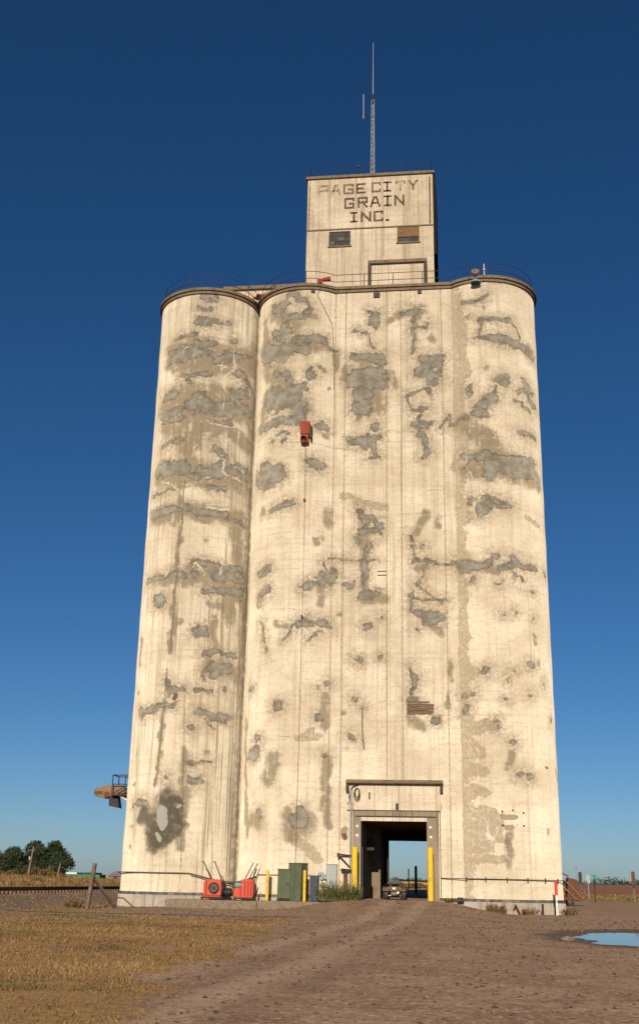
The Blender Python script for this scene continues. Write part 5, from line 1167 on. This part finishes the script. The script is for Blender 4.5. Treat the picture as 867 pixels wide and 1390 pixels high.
# ---------------------------------------------------------------- grass and gravel
def blades(n, xr, yr, wfun, hmin, hmax, name, label, clump=True, wd=.009):
    x = rng.uniform(*xr, n); y = rng.uniform(*yr, n)
    dens = wfun(x, y)*(.25+.75*sst(-.35, .45, vnoise(x, y, 1.1, 5)))
    dens = dens*sst(-.75, .25, vnoise(x, y, .8, 77)+.5*vnoise(x, y, 2.2, 78))
    k = rng.uniform(0, 1, n) < dens; x, y = x[k], y[k]; n = len(x)
    z = height(x, y); hh_ = rng.uniform(hmin, hmax, n)*(.6+.8*sst(-.5, .8, vnoise(x, y, .8, 9)))
    a = rng.uniform(0, 6.28, n); ln = rng.uniform(.1, 1.0, n)*hh_; w2 = wd*(1+np.hypot(x-4.3, y+66)/22)
    b = rng.uniform(0, 6.28, n)
    P0 = np.stack([x-np.cos(b)*w2, y-np.sin(b)*w2, z-.01], 1); P1 = np.stack([x+np.cos(b)*w2, y+np.sin(b)*w2, z-.01], 1)
    P2 = np.stack([x+np.cos(a)*ln, y+np.sin(a)*ln, z+hh_], 1)
    V = np.stack([P0, P1, P2], 1).reshape(-1, 3); tone = np.clip(.5+.35*vnoise(x, y, .5, 12)+rng.normal(0, .22, n), 0, 1)
    green = sst(.0, .6, vnoise(x, y*1.6, .5, 31)+.3*vnoise(x, y, 2., 32))
    me = np_mesh(name, V, np.arange(3*n).reshape(n, 3), M['grass'], None, np.repeat(tone, 3))
    at = me.data.attributes.new('green', 'FLOAT', 'POINT'); at.data.foreach_set('value', np.repeat(np.clip(green*.8+rng.normal(0, .12, n), 0, 1), 3).astype(np.float32))
    return tag(me, label, 'grass', kind='stuff')
t = NT('dry_grass_blades', .75); cg = t.mix(t.attr('tone'), (.10, .055, .02), (.36, .21, .09)); cg = t.mix(t.attr('green'), cg, t.mix(t.attr('tone'), (.05, .055, .016), (.16, .145, .045)))
M['grass'] = t.color(cg)
blades(420000, (-22, 3.5), (-56, 12), lambda x, y: grass_w(x, y), .02, .085, 'dry_grass', 'dry ochre and green grass in the left foreground')
blades(160000, (-12, 3), (-55, -28), lambda x, y: grass_w(x, y), .012, .05, 'short_turf', 'short matted turf between the taller dry grass in the foreground', wd=.006)
blades(26000, (-14, 16), (-52, -4), lambda x, y: (1-grass_w(x, y))*sst(.45, .8, vnoise(x, y, .9, 91))*sst(1.6, 3, np.abs(x-.8-.03*(y+20)))*(pud_d(x, y) > .1), .015, .06, 'sparse_yard_weeds', 'thin scattered dry weeds in the gravel yard')
blades(60000, (-60, -23), (-20, 90), lambda x, y: np.ones_like(x), .15, .5, 'tall_dry_grass', 'tall dry grass beyond the railway bank', wd=.012)
blades(26000, (12, 75), (92, 175), lambda x, y: sst(95, 105, y+.5*x), .15, .45, 'roadside_grass', 'yellow green grass strip beyond the gravel yard', wd=.012)
n = 26000
x = rng.uniform(-22, 18, n); y = -57+rng.uniform(0, 1, n)**1.5*60; k = (grass_w(x, y) < rng.uniform(0, .8, n)) & ~((np.abs(x-.4) < 2.4) & (y > -1)) & (pud_d(x, y) > .05) & (y < -1.6); x, y = x[k], y[k]; n = len(x)
z = height(x, y); s_ = (.006+.03*rng.uniform(0, 1, n)**3)*(1+np.hypot(x-4.3, y+66)/60)
base = np.array([(1, 0, 0), (0, 1, 0), (-1, 0, 0), (0, -1, 0), (0, 0, .7), (0, 0, -.7)]); fo = np.array([(0, 1, 4), (1, 2, 4), (2, 3, 4), (3, 0, 4), (1, 0, 5), (2, 1, 5), (3, 2, 5), (0, 3, 5)])
V = base[None]*s_[:, None, None]*rng.uniform(.6, 1.3, (n, 6, 1))+np.stack([x, y, z+s_*.2], 1)[:, None]
Fq = (fo[None]+6*np.arange(n)[:, None, None]).reshape(-1, 3)
tag(np_mesh('pebbles', V.reshape(-1, 3), Fq, M['pebble'], None, np.repeat(rng.uniform(0, 1, n), 6)), 'loose pebbles scattered over the gravel yard', 'pebbles', kind='stuff')
# a few larger stones by the elevator foot
for i, (x, y, s_, lb) in enumerate(((-16.6, -3.2, .16, 'pale broken stone left of the leaning timber post'), (-15.6, -2.3, .13, 'small pale stone behind the leaning timber post'), (7.45, -27.2, .16, 'low tan lump of dirt and stone left of the puddle'))):
    bmx = bmesh.new(); bmesh.ops.create_icosphere(bmx, subdivisions=3, radius=s_)
    for v_ in bmx.verts: v_.co *= 1+.25*math.sin(v_.co.x*31+i)*math.cos(v_.co.y*27)+.1*math.sin(v_.co.z*60); v_.co.z *= .55; v_.co.x *= 1.4
    me = bpy.data.meshes.new('stone'); bmx.to_mesh(me); bmx.free(); o = link('stone', me, M['slab']); o.location = (x, y, gz(x, y)+s_*.2); tag(o, lb, 'stone')
